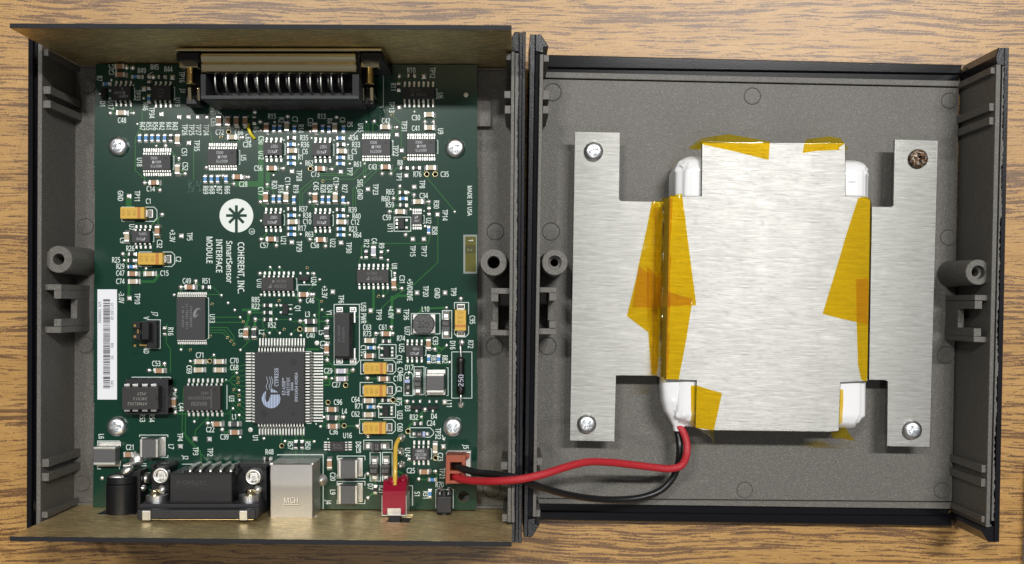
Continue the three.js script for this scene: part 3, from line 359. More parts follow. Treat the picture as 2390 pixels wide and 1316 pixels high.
// print: traces and lettering in the board's own colours
const PX0 = 214, PY0 = 146, PS = 1.94, pc = document.createElement('canvas'); pc.width = Math.round(903 * PS); pc.height = Math.round(1048 * PS);
{
  const c = pc.getContext('2d'); c.fillStyle = '#083427'; c.fillRect(0, 0, pc.width, pc.height);
  c.scale(PS, PS); c.translate(-PX0, -PY0);
  const r = rng(21);
  c.globalAlpha = .10; for (let k = 0; k < 520; k++) { c.fillStyle = r() > .5 ? '#0a2f22' : '#124434'; c.fillRect(214 + r() * 900, 146 + r() * 1040, 10 + r() * 70, 1.2); } // weave of the glass cloth
  c.globalAlpha = 1;
  const line = (w, col, ...pts) => { c.strokeStyle = col; c.lineWidth = w; c.lineJoin = 'round'; c.beginPath(); for (const s of pts) { s.forEach(([x, y], i) => (i ? c.lineTo(x, y) : c.moveTo(x, y))); } c.stroke(); };
  const tr = '#2b662f', wide = '#22602f';
  line(13, wide, [[609, 318], [609, 470]], [[546, 429], [609, 429]], [[301, 455], [301, 485]]); line(10, wide, [[625, 396], [625, 440]]);
  line(6, wide, [[301, 660], [301, 696]], [[330, 657], [360, 657], [372, 640]], [[872, 665], [872, 725]], [[915, 690], [915, 760]], [[915, 700], [930, 690], [962, 690]], [[565, 723], [605, 723]], [[580, 720], [580, 745], [570, 770]], [[595, 750], [595, 770]]);
  line(2, tr, [[332, 255], [332, 290], [316, 322], [316, 398], [335, 415]], [[452, 345], [452, 420]], [[492, 250], [492, 310], [498, 340]], [[915, 268], [937, 290], [937, 350]], [[985, 400], [1061, 492]], [[1022, 500], [1022, 612], [962, 668], [920, 690], [890, 720]], [[844, 575], [855, 568], [1000, 568], [1004, 548]], [[844, 575], [844, 598]]);
  line(2, tr, [[390, 755], [388, 800], [398, 815], [398, 870]], [[490, 740], [558, 740]], [[490, 752], [566, 752]], [[490, 764], [530, 764], [546, 785], [546, 803]], [[490, 770], [524, 770], [540, 790]], [[490, 776], [520, 776], [531, 788]], [[745, 738], [745, 770]], [[752, 739], [845, 739], [862, 755]], [[725, 690], [745, 700], [745, 740]]);
  line(2, tr, [[428, 905], [425, 1005], [455, 1038], [468, 1052], [470, 1080]], [[433, 905], [433, 1020], [490, 1080]], [[485, 975], [456, 1004], [456, 1023]], [[657, 1005], [657, 1036]], [[691, 1005], [691, 1080]], [[706, 1005], [706, 1080]]);
  line(2, tr, [[735, 415], [700, 445], [700, 480]], [[745, 415], [706, 452], [706, 480]], [[745, 405], [830, 405]], [[745, 410], [820, 410], [870, 360]], [[745, 418], [828, 418], [882, 375]], [[824, 480], [824, 440], [890, 378]], [[830, 480], [830, 448], [897, 380]]);
  for (let k = 0; k < 11; k++) line(1.6, tr, [[540, 862 + k * 8.6], [572, 850 + k * 13]]);
  for (let k = 0; k < 7; k++) line(1.6, tr, [[752, 850 + k * 8], [770, 850 + k * 8]]);
  line(4, tr, [[715, 815], [745, 815]], [[757, 898], [770, 898], [770, 885]], [[990, 790], [1032, 815], [1042, 806]], [[985, 720], [1042, 718]], [[985, 720], [968, 745]], [[950, 1005], [958, 990], [975, 985]], [[930, 1100], [950, 1110]]);
  // short traces from every plated-through dot to the part beside it
  { const ends = [...CAPS, ...RES].flatMap(([x, y, o]) => (o === 'h' ? [[x - 11, y], [x + 11, y]] : [[x, y - 11], [x, y + 11]])).concat(CHIPS.flatMap((q) => q.xs.flatMap((x) => [[x, q.yt], [x, q.yb]])));
    for (const [x, y, q] of DOTS) { const near = ends.map((e) => [Math.hypot(e[0] - x, e[1] - y), e]).filter((e) => e[0] < 46).sort((a, b) => a[0] - b[0]).slice(0, 2); for (const [, e] of near) { const dx = e[0] - x, dy = e[1] - y, d = Math.min(Math.abs(dx), Math.abs(dy)); line(q > 4 ? 2.6 : 1.7, tr, [[x, y], [x + Math.sign(dx) * d, y + Math.sign(dy) * d], e]); } }
    const r2 = rng(55); for (let k = 0; k < 70; k++) { const q = ends[Math.floor(r2() * ends.length)], w = ends[Math.floor(r2() * ends.length)], dx = w[0] - q[0], dy = w[1] - q[1]; if (Math.hypot(dx, dy) > 170) continue; const d = Math.min(Math.abs(dx), Math.abs(dy)); line(1.4, '#1c5230', [q, [q[0] + Math.sign(dx) * d, q[1] + Math.sign(dy) * d], w]); } }
  // component outlines
  const W = '#dfe6e2', box = (x0, y0, x1, y1, w = 1.7) => { c.strokeStyle = W; c.lineWidth = w; c.strokeRect(x0, y0, x1 - x0, y1 - y0); };
  const tag2 = (x, y0, y1) => line(1.5, W, [[x - 3, y0], [x, y0], [x, y1], [x - 3, y1]]);
  for (const ch of CHIPS) if (!'d'.includes(ch.t) || ch.r !== 'U3') tag2(ch.b[2] + 5, ch.b[1] + 3, ch.b[3] - 3);
  for (const [, , , , x0, y0, x1, y1, v] of TANTS) { const b = 7; if (!v) line(1.7, W, [[x0 + 30, y0], [x0, y0], [x0, y1], [x0 + 30, y1]], [[x1 - 28, y0], [x1 - b, y0], [x1, y0 + b], [x1, y1 - b], [x1 - b, y1], [x1 - 28, y1]]); else line(1.7, W, [[x0, y0 + 15], [x0, y0], [x1, y0], [x1, y0 + 28]], [[x0, y1 - 18], [x0, y1 - b], [x0 + b, y1], [x1 - b, y1], [x1, y1 - b], [x1, y1 - 26]]); }
  line(1.8, W, [[780, 710], [839, 710], [839, 841], [830, 851], [780, 851], [780, 710]]);
  box(920, 506.5, 959, 539.5); box(885, 804, 924.5, 836); box(884, 941.5, 923.5, 974);
  line(1.7, W, [[960, 731.5], [1027, 731.5], [1027, 779], [960, 779], [960, 731.5]]);
  box(1032.5, 724.5, 1054.5, 789); box(966.5, 855.5, 990, 920.5); line(1.7, W, [[943, 876], [947, 869], [960, 869], [964, 876], [964, 923], [943, 923], [943, 876]]);
  line(1.6, W, [[997, 858], [993.5, 858], [993.5, 923], [997, 923]], [[1042, 858], [1046, 858], [1046, 923], [1042, 923]]); box(1054.5, 821, 1101.5, 929, 1.6);
  box(849, 1027, 915.5, 1048.5); box(864, 1055.5, 888, 1122.5); box(892.5, 1055.5, 915.5, 1122.5); line(1.7, W, [[957, 1020], [957, 998], [1004, 998], [1012, 1006], [1012, 1013], [1004, 1020], [957, 1020]]);
  line(1.6, W, [[787, 1074], [787, 1064], [852, 1064], [852, 1074]], [[787, 1106], [787, 1116], [852, 1116], [852, 1106]], [[787, 1133], [787, 1123], [852, 1123], [852, 1133]], [[787, 1166], [787, 1175], [852, 1175], [852, 1166]]);
  line(1.7, W, [[326, 1020], [326, 1015], [392, 1015], [392, 1020]], [[326, 1062], [326, 1067], [392, 1067], [392, 1062]], [[228, 1040], [228, 1029], [279, 1029], [279, 1095]], [[228, 1084], [228, 1094], [236, 1094]]);
  line(1.8, W, [[648, 1063], [648, 1061], [754.5, 1061], [754.5, 1188]], [[307, 880], [398, 880], [398, 963]], [[375, 880], [375, 900]]); line(1.6, W, [[343, 746], [374.5, 746], [374.5, 813], [343, 813]]);
  line(1.6, W, [[425, 1083], [625, 1083], [625, 1190]], [[963, 1180], [963, 1133], [950, 1133]], [[1017, 1186], [1017, 1142], [1058, 1142], [1058, 1186]], [[895, 250], [895, 150]], [[895, 250], [885, 250]], [[440, 250], [448, 250]], [[1042, 1130], [1042, 1056], [1098, 1056], [1098, 1090]], [[530, 898], [530, 955]]);
  line(1.6, W, [[676, 820], [726, 820], [726, 988], [715, 988]]);
  line(1.6, W, [[695, 687], [695, 664.5], [725, 664.5]], [[663, 711], [683, 711]], [[663, 733], [683, 733]]);
  // board name, maker's sign
  const txt = (s, x, y, v, size = 15, sx = .72, font = 'sans-serif') => { c.save(); c.translate(x, y); if (v) c.rotate(v * Math.PI / 2); c.scale(sx, 1); c.fillStyle = '#e6ece8'; c.font = size + 'px ' + font; c.textAlign = 'center'; c.textBaseline = 'middle'; c.fillText(s, 0, 0); c.strokeStyle = '#e6ece8'; c.lineWidth = size * .02; c.stroke ? c.strokeText(s, 0, 0) : 0; c.restore(); };
  c.fillStyle = '#e4e9e4'; c.beginPath(); c.arc(552, 503, 39.5, 0, 7); c.fill(); c.fillStyle = '#083427';
  for (let k = 0; k < 4; k++) { c.save(); c.translate(552, 503); c.rotate(k * Math.PI / 4); c.fillRect(-24, -3.2, 48, 6.4); c.restore(); } c.fillRect(548.8, 503, 6.4, 41);
  c.beginPath(); c.arc(588, 540, 6.5, 0, 7); c.strokeStyle = '#e6ece8'; c.lineWidth = 1.4; c.stroke(); txt('R', 588, 540.5, 1, 9, .9);
  txt('COHERENT, INC.', 563, 625, 1, 21, .78); txt('SmartSensor', 536, 611, 1, 20, .86); txt('INTERFACE', 512, 597, 1, 20, .8); txt('MODULE', 489.5, 583, 1, 20, .8); txt('MADE IN USA', 1096, 468, 1, 14.5, .8);
  const H = 'C55 264,154 C54 264,169 R49 331,165 R45 361,157 R44 393,162 C48 285,281 C72 513,309 C66 558,309 C26 577,338 R15 635,272 R13 751,272 C42 901,283 C30 971,275 C41 971,300 R10 960,164 R35 710,322 R36 712,338 C6 712,354 R1 702,367 R62 722,381 R34 826,322 R33 831,338 C5 827,354 R3 818,368 R61 835,384 C56 603,393 C73 736,407 C28 568,430 C43 870,390 R8 934,380 R76 974,407 C35 1038,407 R37 708,488 R38 717,503 C10 717,518 R17 705,533 R63 722,547 R39 823,490 R40 832,505 C12 829,519 R23 824,535 R64 834,549 C57 617,573 C58 735,573 R65 911,448 R60 900,464 R59 910,478 C34 989,457 C59 903,508 C14 352,441 C1 347,470 R26 304,580 R25 271,607 R29 281,622 C47 281,638 C74 281,657 C15 384,638 C49 436,656 R51 482,656 R85 597,700 R22 597,715 R52 635,759 C46 724,702 L3 718,734 C40 725,783 L10 993,722 C63 857,764 R73 857,779 C61 894,764 R74 936,790 D17 955,858 C29 766,866 C27 785,898 C18 928,884 C64 830,933 R71 838,948 C62 830,967 C96 789,939 L4 804,960 C36 779,1008 D4 1013,972 R32 966,974 C24 1006,988 U16 811,1017 L8 837,1051 R48 629,1055 L1 547,973 C22 491,1003 C39 524,1020 C71 467,829 C70 547,842 C68 547,858 C53 365,849 C21 304,1044 R70 1026,1131 C25 959,1099';
  const V = 'R7 232,183 TP33 321,222 D1 239,243 U17 258,245 R46 339,248 TP34 354,263 U19 414,238 TP16 424,180 J3 427,212 R47 332,294 R55 347,294 R56 362,294 R42 377,294 R41 393,294 R43 408,294 TP26 431,303 TP25 447,303 TP27 463,303 TP24 481,303 TP35 459,340 C51 430,355 C52 432,388 U18 325,378 C65 498,285 C67 579,322 R6 597,302 U5 568,368 C50 609,327 U12 609,362 R2 656,280 C7 688,278 R14 702,300 C33 724,285 R4 769,282 C8 799,280 R5 816,290 U15 841,298 TP31 943,295 U9 1028,306 TP13 914,250 U6 1027,223 R11 918,203 TP12 1009,170 TP28 698,410 TP7 816,400 R69 480,443 R68 495,443 R67 511,443 R66 530,443 TP22 923,352 TP1 931,413 TP8 985,430 C17 608,446 R20 640,431 R18 655,441 C11 671,423 R19 690,441 C45 737,434 R28 754,440 R24 769,440 C13 784,423 R27 804,440 SIG_GND 840,442 TP23 876,442 U21 661,561 U22 776,567 TP29 698,575 TP30 814,578 R30 1018,477 TP14 1038,502 U2 1000,515 R58 1014,538 U11 910,532 TP15 963,586 TP17 989,586 R12 855,568 C4 873,562 R9 890,573 U8 920,621 C31 938,652 +5VDRIVE 956,676 TP20 993,680 GND 1020,684 TP9 1058,681 GND 281,457 TP11 320,458 U7 307,530 C9 286,561 C32 372,569 C2 416,605 +3.3V 402,550 TP5 442,552 TP10 320,697 -3.0V 283,694 J7 362,733 V 341,742 ND 341,817 R16 398,773 U13 495,743 U10 605,661 U24 732,656 +3.3V 757,681 TP6 796,698 Q1 695,720 L5 750,776 L2 610,775 C38 563,777 C37 753,805 Y1 768,730 USB\u00a0PWR 848,730 TP19 884,734 +4.0V 912,728 TP36 948,734 U37 950,772 C93 1016,795 U25 937,812 C16 932,838 C19 848,815 D16 1056,805 C95 1102,746 R72 1098,803 R83 1012,838 R82 1038,838 C94 934,867 C3 931,908 R75 931,937 U23 933,968 C60 933,997 L11 1048,942 D3 951,953 TP32 1022,1012 D6 836,1037 R57 677,1039 R50 718,1039 U1 596,1022 C44 423,950 U20 404,915 C69 441,862 U3 540,930 R53 332,975 R54 354,975 J1 335,1085 J2 433,1068 TP4 420,1020 TP3 456,1053 TP2 490,1055 L6 236,1018 L7 399,1042 C20 776,1112 L9 776,1148 J4 766,1172 D7 864,1135 R21 890,1142 S1 973,1153 R31 993,1155 TP21 1032,1105 C23 1027,1066 U14 951,1055 J5 1087,1043';
  for (const [list, v] of [[H, 0], [V, 1]]) { const a = list.split(' '); for (let i = 0; i < a.length; i += 2) { const [x, y] = a[i + 1].split(',').map(Number); txt(a[i], x, y, v, 16.5, .72); } }
  for (const [x, y] of [[312, 199], [395, 199], [663, 327], [780, 327], [663, 493], [778, 495], [990, 492], [528, 886], [1055, 335], [917, 330], [738, 989], [766, 1024], [844, 829]]) { c.fillStyle = W; c.beginPath(); c.arc(x, y, 1.8, 0, 7); c.fill(); }
  line(1.4, W, [[345, 175], [357, 168]]); line(2, W, [[1032, 1015], [1037, 1027]], [[1032, 1023], [1037, 1027], [1039, 1020]]); line(1.5, W, [[822, 318], [842, 298]]);
  // layer window at the edge: bare laminate
  c.fillStyle = '#8d958f'; c.fillRect(1081.5, 547.5, 32, 91); c.fillStyle = '#5d5a26'; c.fillRect(1086, 552, 25, 82); c.fillStyle = '#4a4a28'; c.fillRect(1086, 572, 25, 19); txt('1', 1099, 561, 1, 15, .8); c.globalAlpha = .25; txt('2', 1097, 583, 1, 15, .8); c.globalAlpha = 1;
  // flux residue and scratches round the reworked resistors
  c.globalAlpha = .5; for (let k = 0; k < 60; k++) { const a = r(), b = r(); c.fillStyle = '#b9c8bf'; c.fillRect(440 + a * a * 34, 420 + b * 28, .6 + r() * 1.6, .6 + r() * 1.4); } for (let k = 0; k < 70; k++) { c.fillStyle = '#9db4a8'; c.fillRect(226 + r() * 90, 285 + r() * 90, .5 + r(), .5 + r()); } for (let k = 0; k < 260; k++) { c.fillStyle = '#8fb0a0'; const s = .4 + r() * .6; c.globalAlpha = .2 + r() * .4; c.fillRect(220 + r() * 890, 150 + r() * 1035, s, s); } c.globalAlpha = 1;
}
const pcbTex = new THREE.CanvasTexture(pc); pcbTex.colorSpace = THREE.SRGBColorSpace;
M.pcb = std('green solder mask', 0xffffff, .22, 0, { map: pcbTex,  });
M.core = std('bare laminate edge', [.2, .19, .07], .7);
{
  const bits = (u, v0, v1, s) => { const o = []; for (let v = v0; (v1 - v) * Math.sign(v1 - v0) > 0; v += 8 * Math.sign(v1 - v0)) o.push([u, v], [u + s * 2.2, v + 2 * Math.sign(v1 - v0)], [u + s * 2.2, v + 5 * Math.sign(v1 - v0)]); return o; };
  const edge = [[224, 150], [1114, 151], ...bits(1113.5, 390, 425, 1), ...bits(1113, 872, 940, 1), [1112, 1190], [217, 1184], ...bits(220.5, 940, 860, -1), ...bits(222, 445, 385, -1)].map(([u, v]) => bp(u, v));
  const holes = [...HOLES.map(([u, v, r]) => circle(...bp(u, v), r * .8 * K, 10)), circle(...bp(1082, 1159.5), 13.2 * K, 24)];
  const g = slab(edge, -1.6, 0, 0, holes), p = g.attributes.position, uv = g.attributes.uv;
  for (let i = 0; i < p.count; i++) uv.setXY(i, (p.getX(i) / K + 660 - PX0) / 903, 1 - (p.getZ(i) / K + 670 - PY0) / 1048);
  part('substrate', G(g), [M.pcb, M.core], board);
}
// solder dots, test pads and plated holes
const dotG = (r) => once('dot' + r, () => G(lathe([[r * K * 1.15, 0], [r * K, .12], [r * K * .7, r * K * .55], [r * K * .3, r * K * .75], [0, r * K * .8]].map(([x, y]) => [x, y * .75]), 14)));
for (const [u, v, r] of DOTS) { const [x, z] = bp(u, v); part('solder_dot', dotG(r), M.solder, board, x, 0, z); }
const padG = G(ringBlock([[0, 1.35, 1.35], [.1, 1.3, 1.3], [.28, .6, .6]]));
for (const [u, v] of PADS) { const [x, z] = bp(u, v); part('test_pad', padG, M.solder, board, x, 0, z, (u * 7 % 5 - 2) * .03); }
const ringG = (r) => once('ring' + r, () => G(lathe([[r * K * .8, -.4], [r * K * .8, .05], [r * K * 1.2, .05], [r * K * 1.25, 0]], 14)));
const copper = std('tinned copper ring', [.6, .5, .28], .35, 1);
for (const [u, v, r] of HOLES) { const [x, z] = bp(u, v); part('plated_hole', ringG(r), copper, board, x, 0, z); }
for (const [u, v] of [[1087.5, 221.5], [739.7, 800.4], [584.6, 1003]]) { const [x, z] = bp(u, v); part('fiducial_mark', once('fid', () => G(lathe([[0, .04], [.6, .04], [.65, 0]], 16))), M.dull, board, x, 0, z); }

// chip capacitors, ferrite beads and chip resistors
function endCap(w, h, e, pad) { // a soldered end: metal cap, fillet and pad, outward along +x
  return merge([bx(-e, .05, -w / 2 - .03, .02, h + .03, w / 2 + .03, .08), ringBlock([[0, pad + .35, w + .25, pad / 2 - .1], [.05, pad + .3, w + .2, pad / 2 - .1], [h * .32, pad * .45, w * .9, pad * .14], [h * .7, .12, w * .8, .02]])]);
}
const jit = rng(17);
function chipPart(name, u, v, o, L, w, h, e, pad, body, cap, parent = board) {
  const [x, z] = bp(u, v), g = grp(name, parent, x, 0, z, (o === 'v' ? Math.PI / 2 : 0) + (jit() - .5) * .05);
  const key = [L, w, h].join();
  part('body', once('cb' + key, () => G(bx(-L / 2 + e * .5, .06, -w / 2, L / 2 - e * .5, h, w / 2, .06))), body, g);
  const cg = once('ce' + key, () => G(endCap(w, h, e, pad)));
  part('terminal', cg, cap, g, L / 2, 0, 0); part('terminal', cg, cap, g, -L / 2, 0, 0, Math.PI);
}
for (const [u, v, o, t] of CAPS) chipPart(t === 'g' ? 'ferrite_bead' : 'capacitor', u, v, o, 2.5, 1.28, t === 'w' || t === 'p' ? .95 : 1.15, .45, .55, { b: M.ceramicB, w: M.ceramicW, g: M.ceramicG, p: M.ceramicP }[t], M.solder);
for (const [u, v, o, t] of RES) chipPart('resistor', u, v, o, 1.75, .85, .5, .36, .35, t === 'b' ? M.resBlue : M.resBlack, M.solder);

// gull-wing leads: w wide, reaching L from the body, leaving it at height h
function gull(w, L, h) {
  const t = .17, s = new THREE.Shape([[-.15, h + t], [L * .28, h + t], [L * .52, t + .06], [L, t + .06], [L, .04], [L * .44, .04], [L * .2, h], [-.15, h]].map((p) => new THREE.Vector2(...p)));
  const g = new THREE.ExtrudeGeometry(s, { depth: w, bevelEnabled: false }).translate(0, 0, -w / 2).rotateY(-Math.PI / 2);   // outward along +z
  return merge([g, ringBlock([[0, w * 1.35, L * .8, 0, L * .75], [.05, w * 1.3, L * .78, 0, L * .75], [.16, w * .9, L * .5, 0, L * .8]])]);
}
const cellOf = {};
for (const ch of CHIPS) {
  const [x0, y0, x1, y1] = ch.b, w = x1 - x0, d = y1 - y0, [cx, cz] = bp((x0 + x1) / 2, (y0 + y1) / 2), g = grp('chip', board, cx, 0, cz);
  const key = JSON.stringify(ch.m) + ch.t + Math.round(w / 4), ink = ch.t === 'd' ? '#6e6e6c' : '#c9ccd0';
  const uv = cellOf[key] ??= cell(w, d, ch.t === 'd' ? '#232323' : '#2c2d2f', (c, W, H) => {
    if (ch.t === 's') { // memory chip, lettered downwards
      for (const [t, x] of [['CY62128DV30', .51], ['LL-70ZAI 0411', .37], ['J 04 613929', .23]]) mark(c, t, W * x, H * .46, 7.6, Math.PI / 2, '#85868a', 'monospace', 1.02);
      c.strokeStyle = '#85868a'; c.lineWidth = 1.1; for (let k = 0; k < 5; k++) { c.beginPath(); c.ellipse(W * .72, H * .38, 3 + k * 1.2, 6 + k * 1.6, .5, .4 * k, 3.6 + .4 * k); c.stroke(); }
    } else if (ch.t === 'x') { mark(c, '~', W * .45, H * .3, 8, Math.PI, ink); mark(c, 'LTNT', W * .5, H * .7, 7, Math.PI, ink, 'sans-serif', .8); }
    else {
      for (const [t, fx, fy, s] of ch.m) mark(c, t, W * fx, H * fy, Math.max(6.5, H * s * 1.25), Math.PI, ink, 'sans-serif', .82);
      c.fillStyle = '#101010'; c.beginPath(); if (ch.xs.length === 12) { c.arc(W * .85, H * .25, 3.6, 0, 7); c.fill(); }
      if (ch.r === 'U3') { c.fillStyle = '#4a4a48'; c.fillRect(W * .74, H * .14, 3, H * .78); c.fillStyle = '#0c0c0c'; c.beginPath(); c.arc(W * .86, H * .14, 4, 0, 7); c.fill(); }
    }
  });
  const h = ch.h;
  part('body', G(ringBlock([[.12, w * K - .25, d * K - .25], [h * .5, w * K, d * K], [h, w * K - .22, d * K - .22]], uv)), M.chip, g);
  const Lt = (y0 - ch.yt + 4.4) * K, Lb = (ch.yb - y1 + 4.4) * K, lw = ch.w * K, fine = ch.xs.length > 9 || ch.r === 'U2';
  const gt = gull(lw, Lt, h * .42), gb = gull(lw, Lb, h * .42).rotateY(0);
  if (fine) {
    tag(part('lead_row', G(merge(ch.xs.map((u) => gt.clone().rotateY(Math.PI).translate((u - (x0 + x1) / 2) * K, 0, -d * K / 2)))), M.tin, g), null, null, null, 'stuff');
    tag(part('lead_row', G(merge(ch.xs.map((u) => gb.clone().translate((u - (x0 + x1) / 2) * K, 0, d * K / 2)))), M.tin, g), null, null, null, 'stuff');
  } else {
    const a = G(gt.rotateY(Math.PI)), b = G(gb);
    for (const u of ch.xs) { part('lead', a, M.tin, g, (u - (x0 + x1) / 2) * K, 0, -d * K / 2); part('lead', b, M.tin, g, (u - (x0 + x1) / 2) * K, 0, d * K / 2); }
  }
}
// the large square processor with leads on four sides
{
  const Z = (x, y) => [540 + x / 3.656, 700 + y / 3.656], [x0, y0] = Z(212, 437), [x1, y1] = Z(640, 1050), w = x1 - x0, d = y1 - y0, [cx, cz] = bp((x0 + x1) / 2, (y0 + y1) / 2), g = grp('processor_chip', board, cx, 0, cz);
  const uv = cell(w, d, '#222326', (c, W, H) => {
    const ink = '#c2cbe0', up = -Math.PI / 2;
    mark(c, 'CYPRESS', W * .44, H * .35, 13, up, ink, 'serif', .8); mark(c, 'EZ-USB™', W * .585, H * .48, 10.5, up, ink); mark(c, 'AN2131QC', W * .675, H * .48, 9.5, up, ink, 'sans-serif', .95); mark(c, '0046', W * .76, H * .48, 9, up, ink); mark(c, 'ENY2454 KOREA', W * .845, H * .49, 9.5, up, ink, 'sans-serif', 1);
    c.save(); c.beginPath(); c.arc(W * .335, H * .655, W * .19, 0, 7); c.clip(); c.fillStyle = '#b4c4e4'; for (let k = 0; k < 13; k++) c.fillRect(W * (.145 + k * .031), H * .4, W * .021, H * .5); c.fillStyle = '#222326'; c.beginPath(); c.ellipse(W * .27, H * .6, W * .05, H * .1, .15, 0, 7); c.fill(); c.fillRect(W * .28, H * .565, W * .3, 5); c.restore();
    c.strokeStyle = ink; c.lineWidth = 1; for (const x of [.24, .3, .34]) { c.beginPath(); c.moveTo(W * x, H * .34); c.lineTo(W * (x + .03), H * .42); c.lineTo(W * (x - .01), H * .48); c.lineTo(W * (x + .02), H * .53); c.stroke(); }
    c.fillStyle = '#141416'; for (const [x, y, r] of [[.8, .14, 8.5], [.19, .865, 8.5], [.79, .865, 5]]) { c.beginPath(); c.arc(W * x, H * y, r, 0, 7); c.fill(); }
  });
  part('body', G(ringBlock([[.25, w * K - .5, d * K - .5], [1.35, w * K, d * K], [2.5, w * K - .4, d * K - .4]], uv)), M.chip, g);
  const row = (n, len, L, put) => { const l = gull(.37, L, 1.0); return G(merge(Array.from({ length: n }, (_, i) => put(l.clone(), (i / (n - 1) - .5) * len)))); };
  const pitch = 6.86 * K;
  for (const [n, L, put] of [[16, 3.1, (l, s) => l.rotateY(Math.PI).translate(s + .25, 0, -d * K / 2)], [16, 2.95, (l, s) => l.translate(s + .15, 0, d * K / 2)], [24, 2.6, (l, s) => l.rotateY(-Math.PI / 2).translate(-w * K / 2, 0, s)], [24, 4.0, (l, s) => l.rotateY(Math.PI / 2).translate(w * K / 2, 0, s)]]) tag(part('lead_row', row(n, pitch * (n - 1), L, put), M.tin, g), null, null, null, 'stuff');
}
// small chip with leads left and right
{
  const Z = (x, y) => bp(540 + x / 3.656, 700 + y / 3.656), [x0, z0] = Z(845, 1203), [x1, z1] = Z(975, 1290), g = grp('chip', board, (x0 + x1) / 2, 0, (z0 + z1) / 2);
  const uv = cell((x1 - x0) / K, (z1 - z0) / K, '#1f1f20', (c, W, H) => { mark(c, '◣ POC', W * .5, H * .35, 6.5, 0, '#77777a'); mark(c, 'A75240', W * .52, H * .65, 6.5, 0, '#77777a'); });
  part('body', G(ringBlock([[.1, x1 - x0 - .2, z1 - z0 - .2], [.5, x1 - x0, z1 - z0], [.95, x1 - x0 - .15, z1 - z0 - .15]], uv)), M.chip, g);
  const lg = G(gull(.32, 1.6, .4));
  for (const y of [1213, 1234, 1254, 1275]) { const z = Z(0, y)[1] - (z0 + z1) / 2; part('lead', lg, M.tin, g, (x1 - x0) / 2, 0, z, Math.PI / 2); part('lead', lg, M.tin, g, -(x1 - x0) / 2, 0, z, -Math.PI / 2); }
}
// three- to five-legged small outline parts: body rectangle and legs
const legG = G(merge([bx(-.25, .05, -.3, .25, .28, .3, .06), ringBlock([[0, .8, .95], [.05, .75, .9], [.3, .4, .3]])]));
for (const [f, b, legs] of [
  [[560, 400, 3.871], [535, 945, 630, 987], [[548, 920], [613, 920], [583, 1003]]], [[560, 400, 3.871], [395, 1200, 440, 1290], [[372, 1210], [372, 1272], [458, 1242]]],
  [[820, 400, 3.872], [432, 423, 480, 522], [[412, 437], [412, 470], [412, 507], [500, 440], [500, 507]]], [[820, 680, 3.871], [298, 502, 343, 590], [[278, 513], [278, 575], [370, 510], [370, 545], [370, 578]]],
  [[820, 680, 3.871], [290, 1035, 338, 1123], [[270, 1045], [270, 1108], [365, 1045], [365, 1075], [365, 1108]]], [[820, 680, 3.871], [540, 1030, 638, 1062], [[560, 995], [622, 995], [590, 1078]]],
  [[820, 680, 3.871], [692, 1030, 785, 1062], [[707, 995], [770, 995], [737, 1078]]], [[0, 0, 2.991], [713, 620, 750, 692], [[770, 633], [770, 687], [700, 655]]]]) {
  const Z = (x, y) => bp(f[0] + x / f[2], f[1] + y / f[2]), [x0, z0] = Z(b[0], b[1]), [x1, z1] = Z(b[2], b[3]), g = grp('transistor', board, (x0 + x1) / 2, 0, (z0 + z1) / 2);
  part('body', G(ringBlock([[.1, x1 - x0 - .1, z1 - z0 - .1], [.5, x1 - x0 + .06, z1 - z0 + .06], [1.0, x1 - x0 - .1, z1 - z0 - .1]])), M.epoxy, g);
  for (const [x, y] of legs) { const [lx, lz] = Z(x, y); part('leg', legG, M.solder, g, lx - (x0 + x1) / 2, 0, lz - (z0 + z1) / 2, Math.abs(lx - (x0 + x1) / 2) > (x1 - x0) / 2 ? Math.PI / 2 : 0); }
}
// yellow tantalum capacitors
{
  const draw = (c, W, H) => { c.fillStyle = '#b8762c'; c.fillRect(W * .72, 0, W * .13, H); c.font = '8px sans-serif'; for (const [t, x] of [['106', .6], ['20K', .37], ['435', .14]]) mark(c, t, W * x, H * .5, 10.5, Math.PI / 2, '#8a6a1c', 'sans-serif', .9); };
  const uv = cell(54, 28, '#cfa53a', draw), uvV = cell(28, 54, '#cfa53a', (c, W, H) => { c.translate(W, 0); c.rotate(Math.PI / 2); c.save(); draw(c, H, W); c.restore(); });
  for (const [x0, y0, x1, y1, , , , , v] of TANTS) {
    const [a, b] = bp(x0, y0), [e, f] = bp(x1, y1), w = (e - a), d = (f - b), g = grp('tantalum_capacitor', board, (a + e) / 2, 0, (b + f) / 2);
    part('body', G(ringBlock([[.1, w * .97, d * .95], [1.3, w, d], [2.6, w * .97, d * .93]].map((q) => q), v ? uvV : uv)), M.print, g);
    const tg = once('tt' + v, () => G(merge([bx(-.2, .05, -1, .3, 1.3, 1, .05), bx(-.2, .02, -1.1, 1.5, .12, 1.1, .04), ringBlock([[.1, 1.1, 1.9, .7], [.3, .8, 1.5, .6], [.8, .2, 1.4, .25]])])));
    if (v) { part('terminal', tg, M.dull, g, 0, 0, d / 2, -Math.PI / 2); part('terminal', tg, M.dull, g, 0, 0, -d / 2, Math.PI / 2); } else { part('terminal', tg, M.dull, g, w / 2, 0, 0); part('terminal', tg, M.dull, g, -w / 2 + .9, 0, 0, Math.PI); }
  }
}
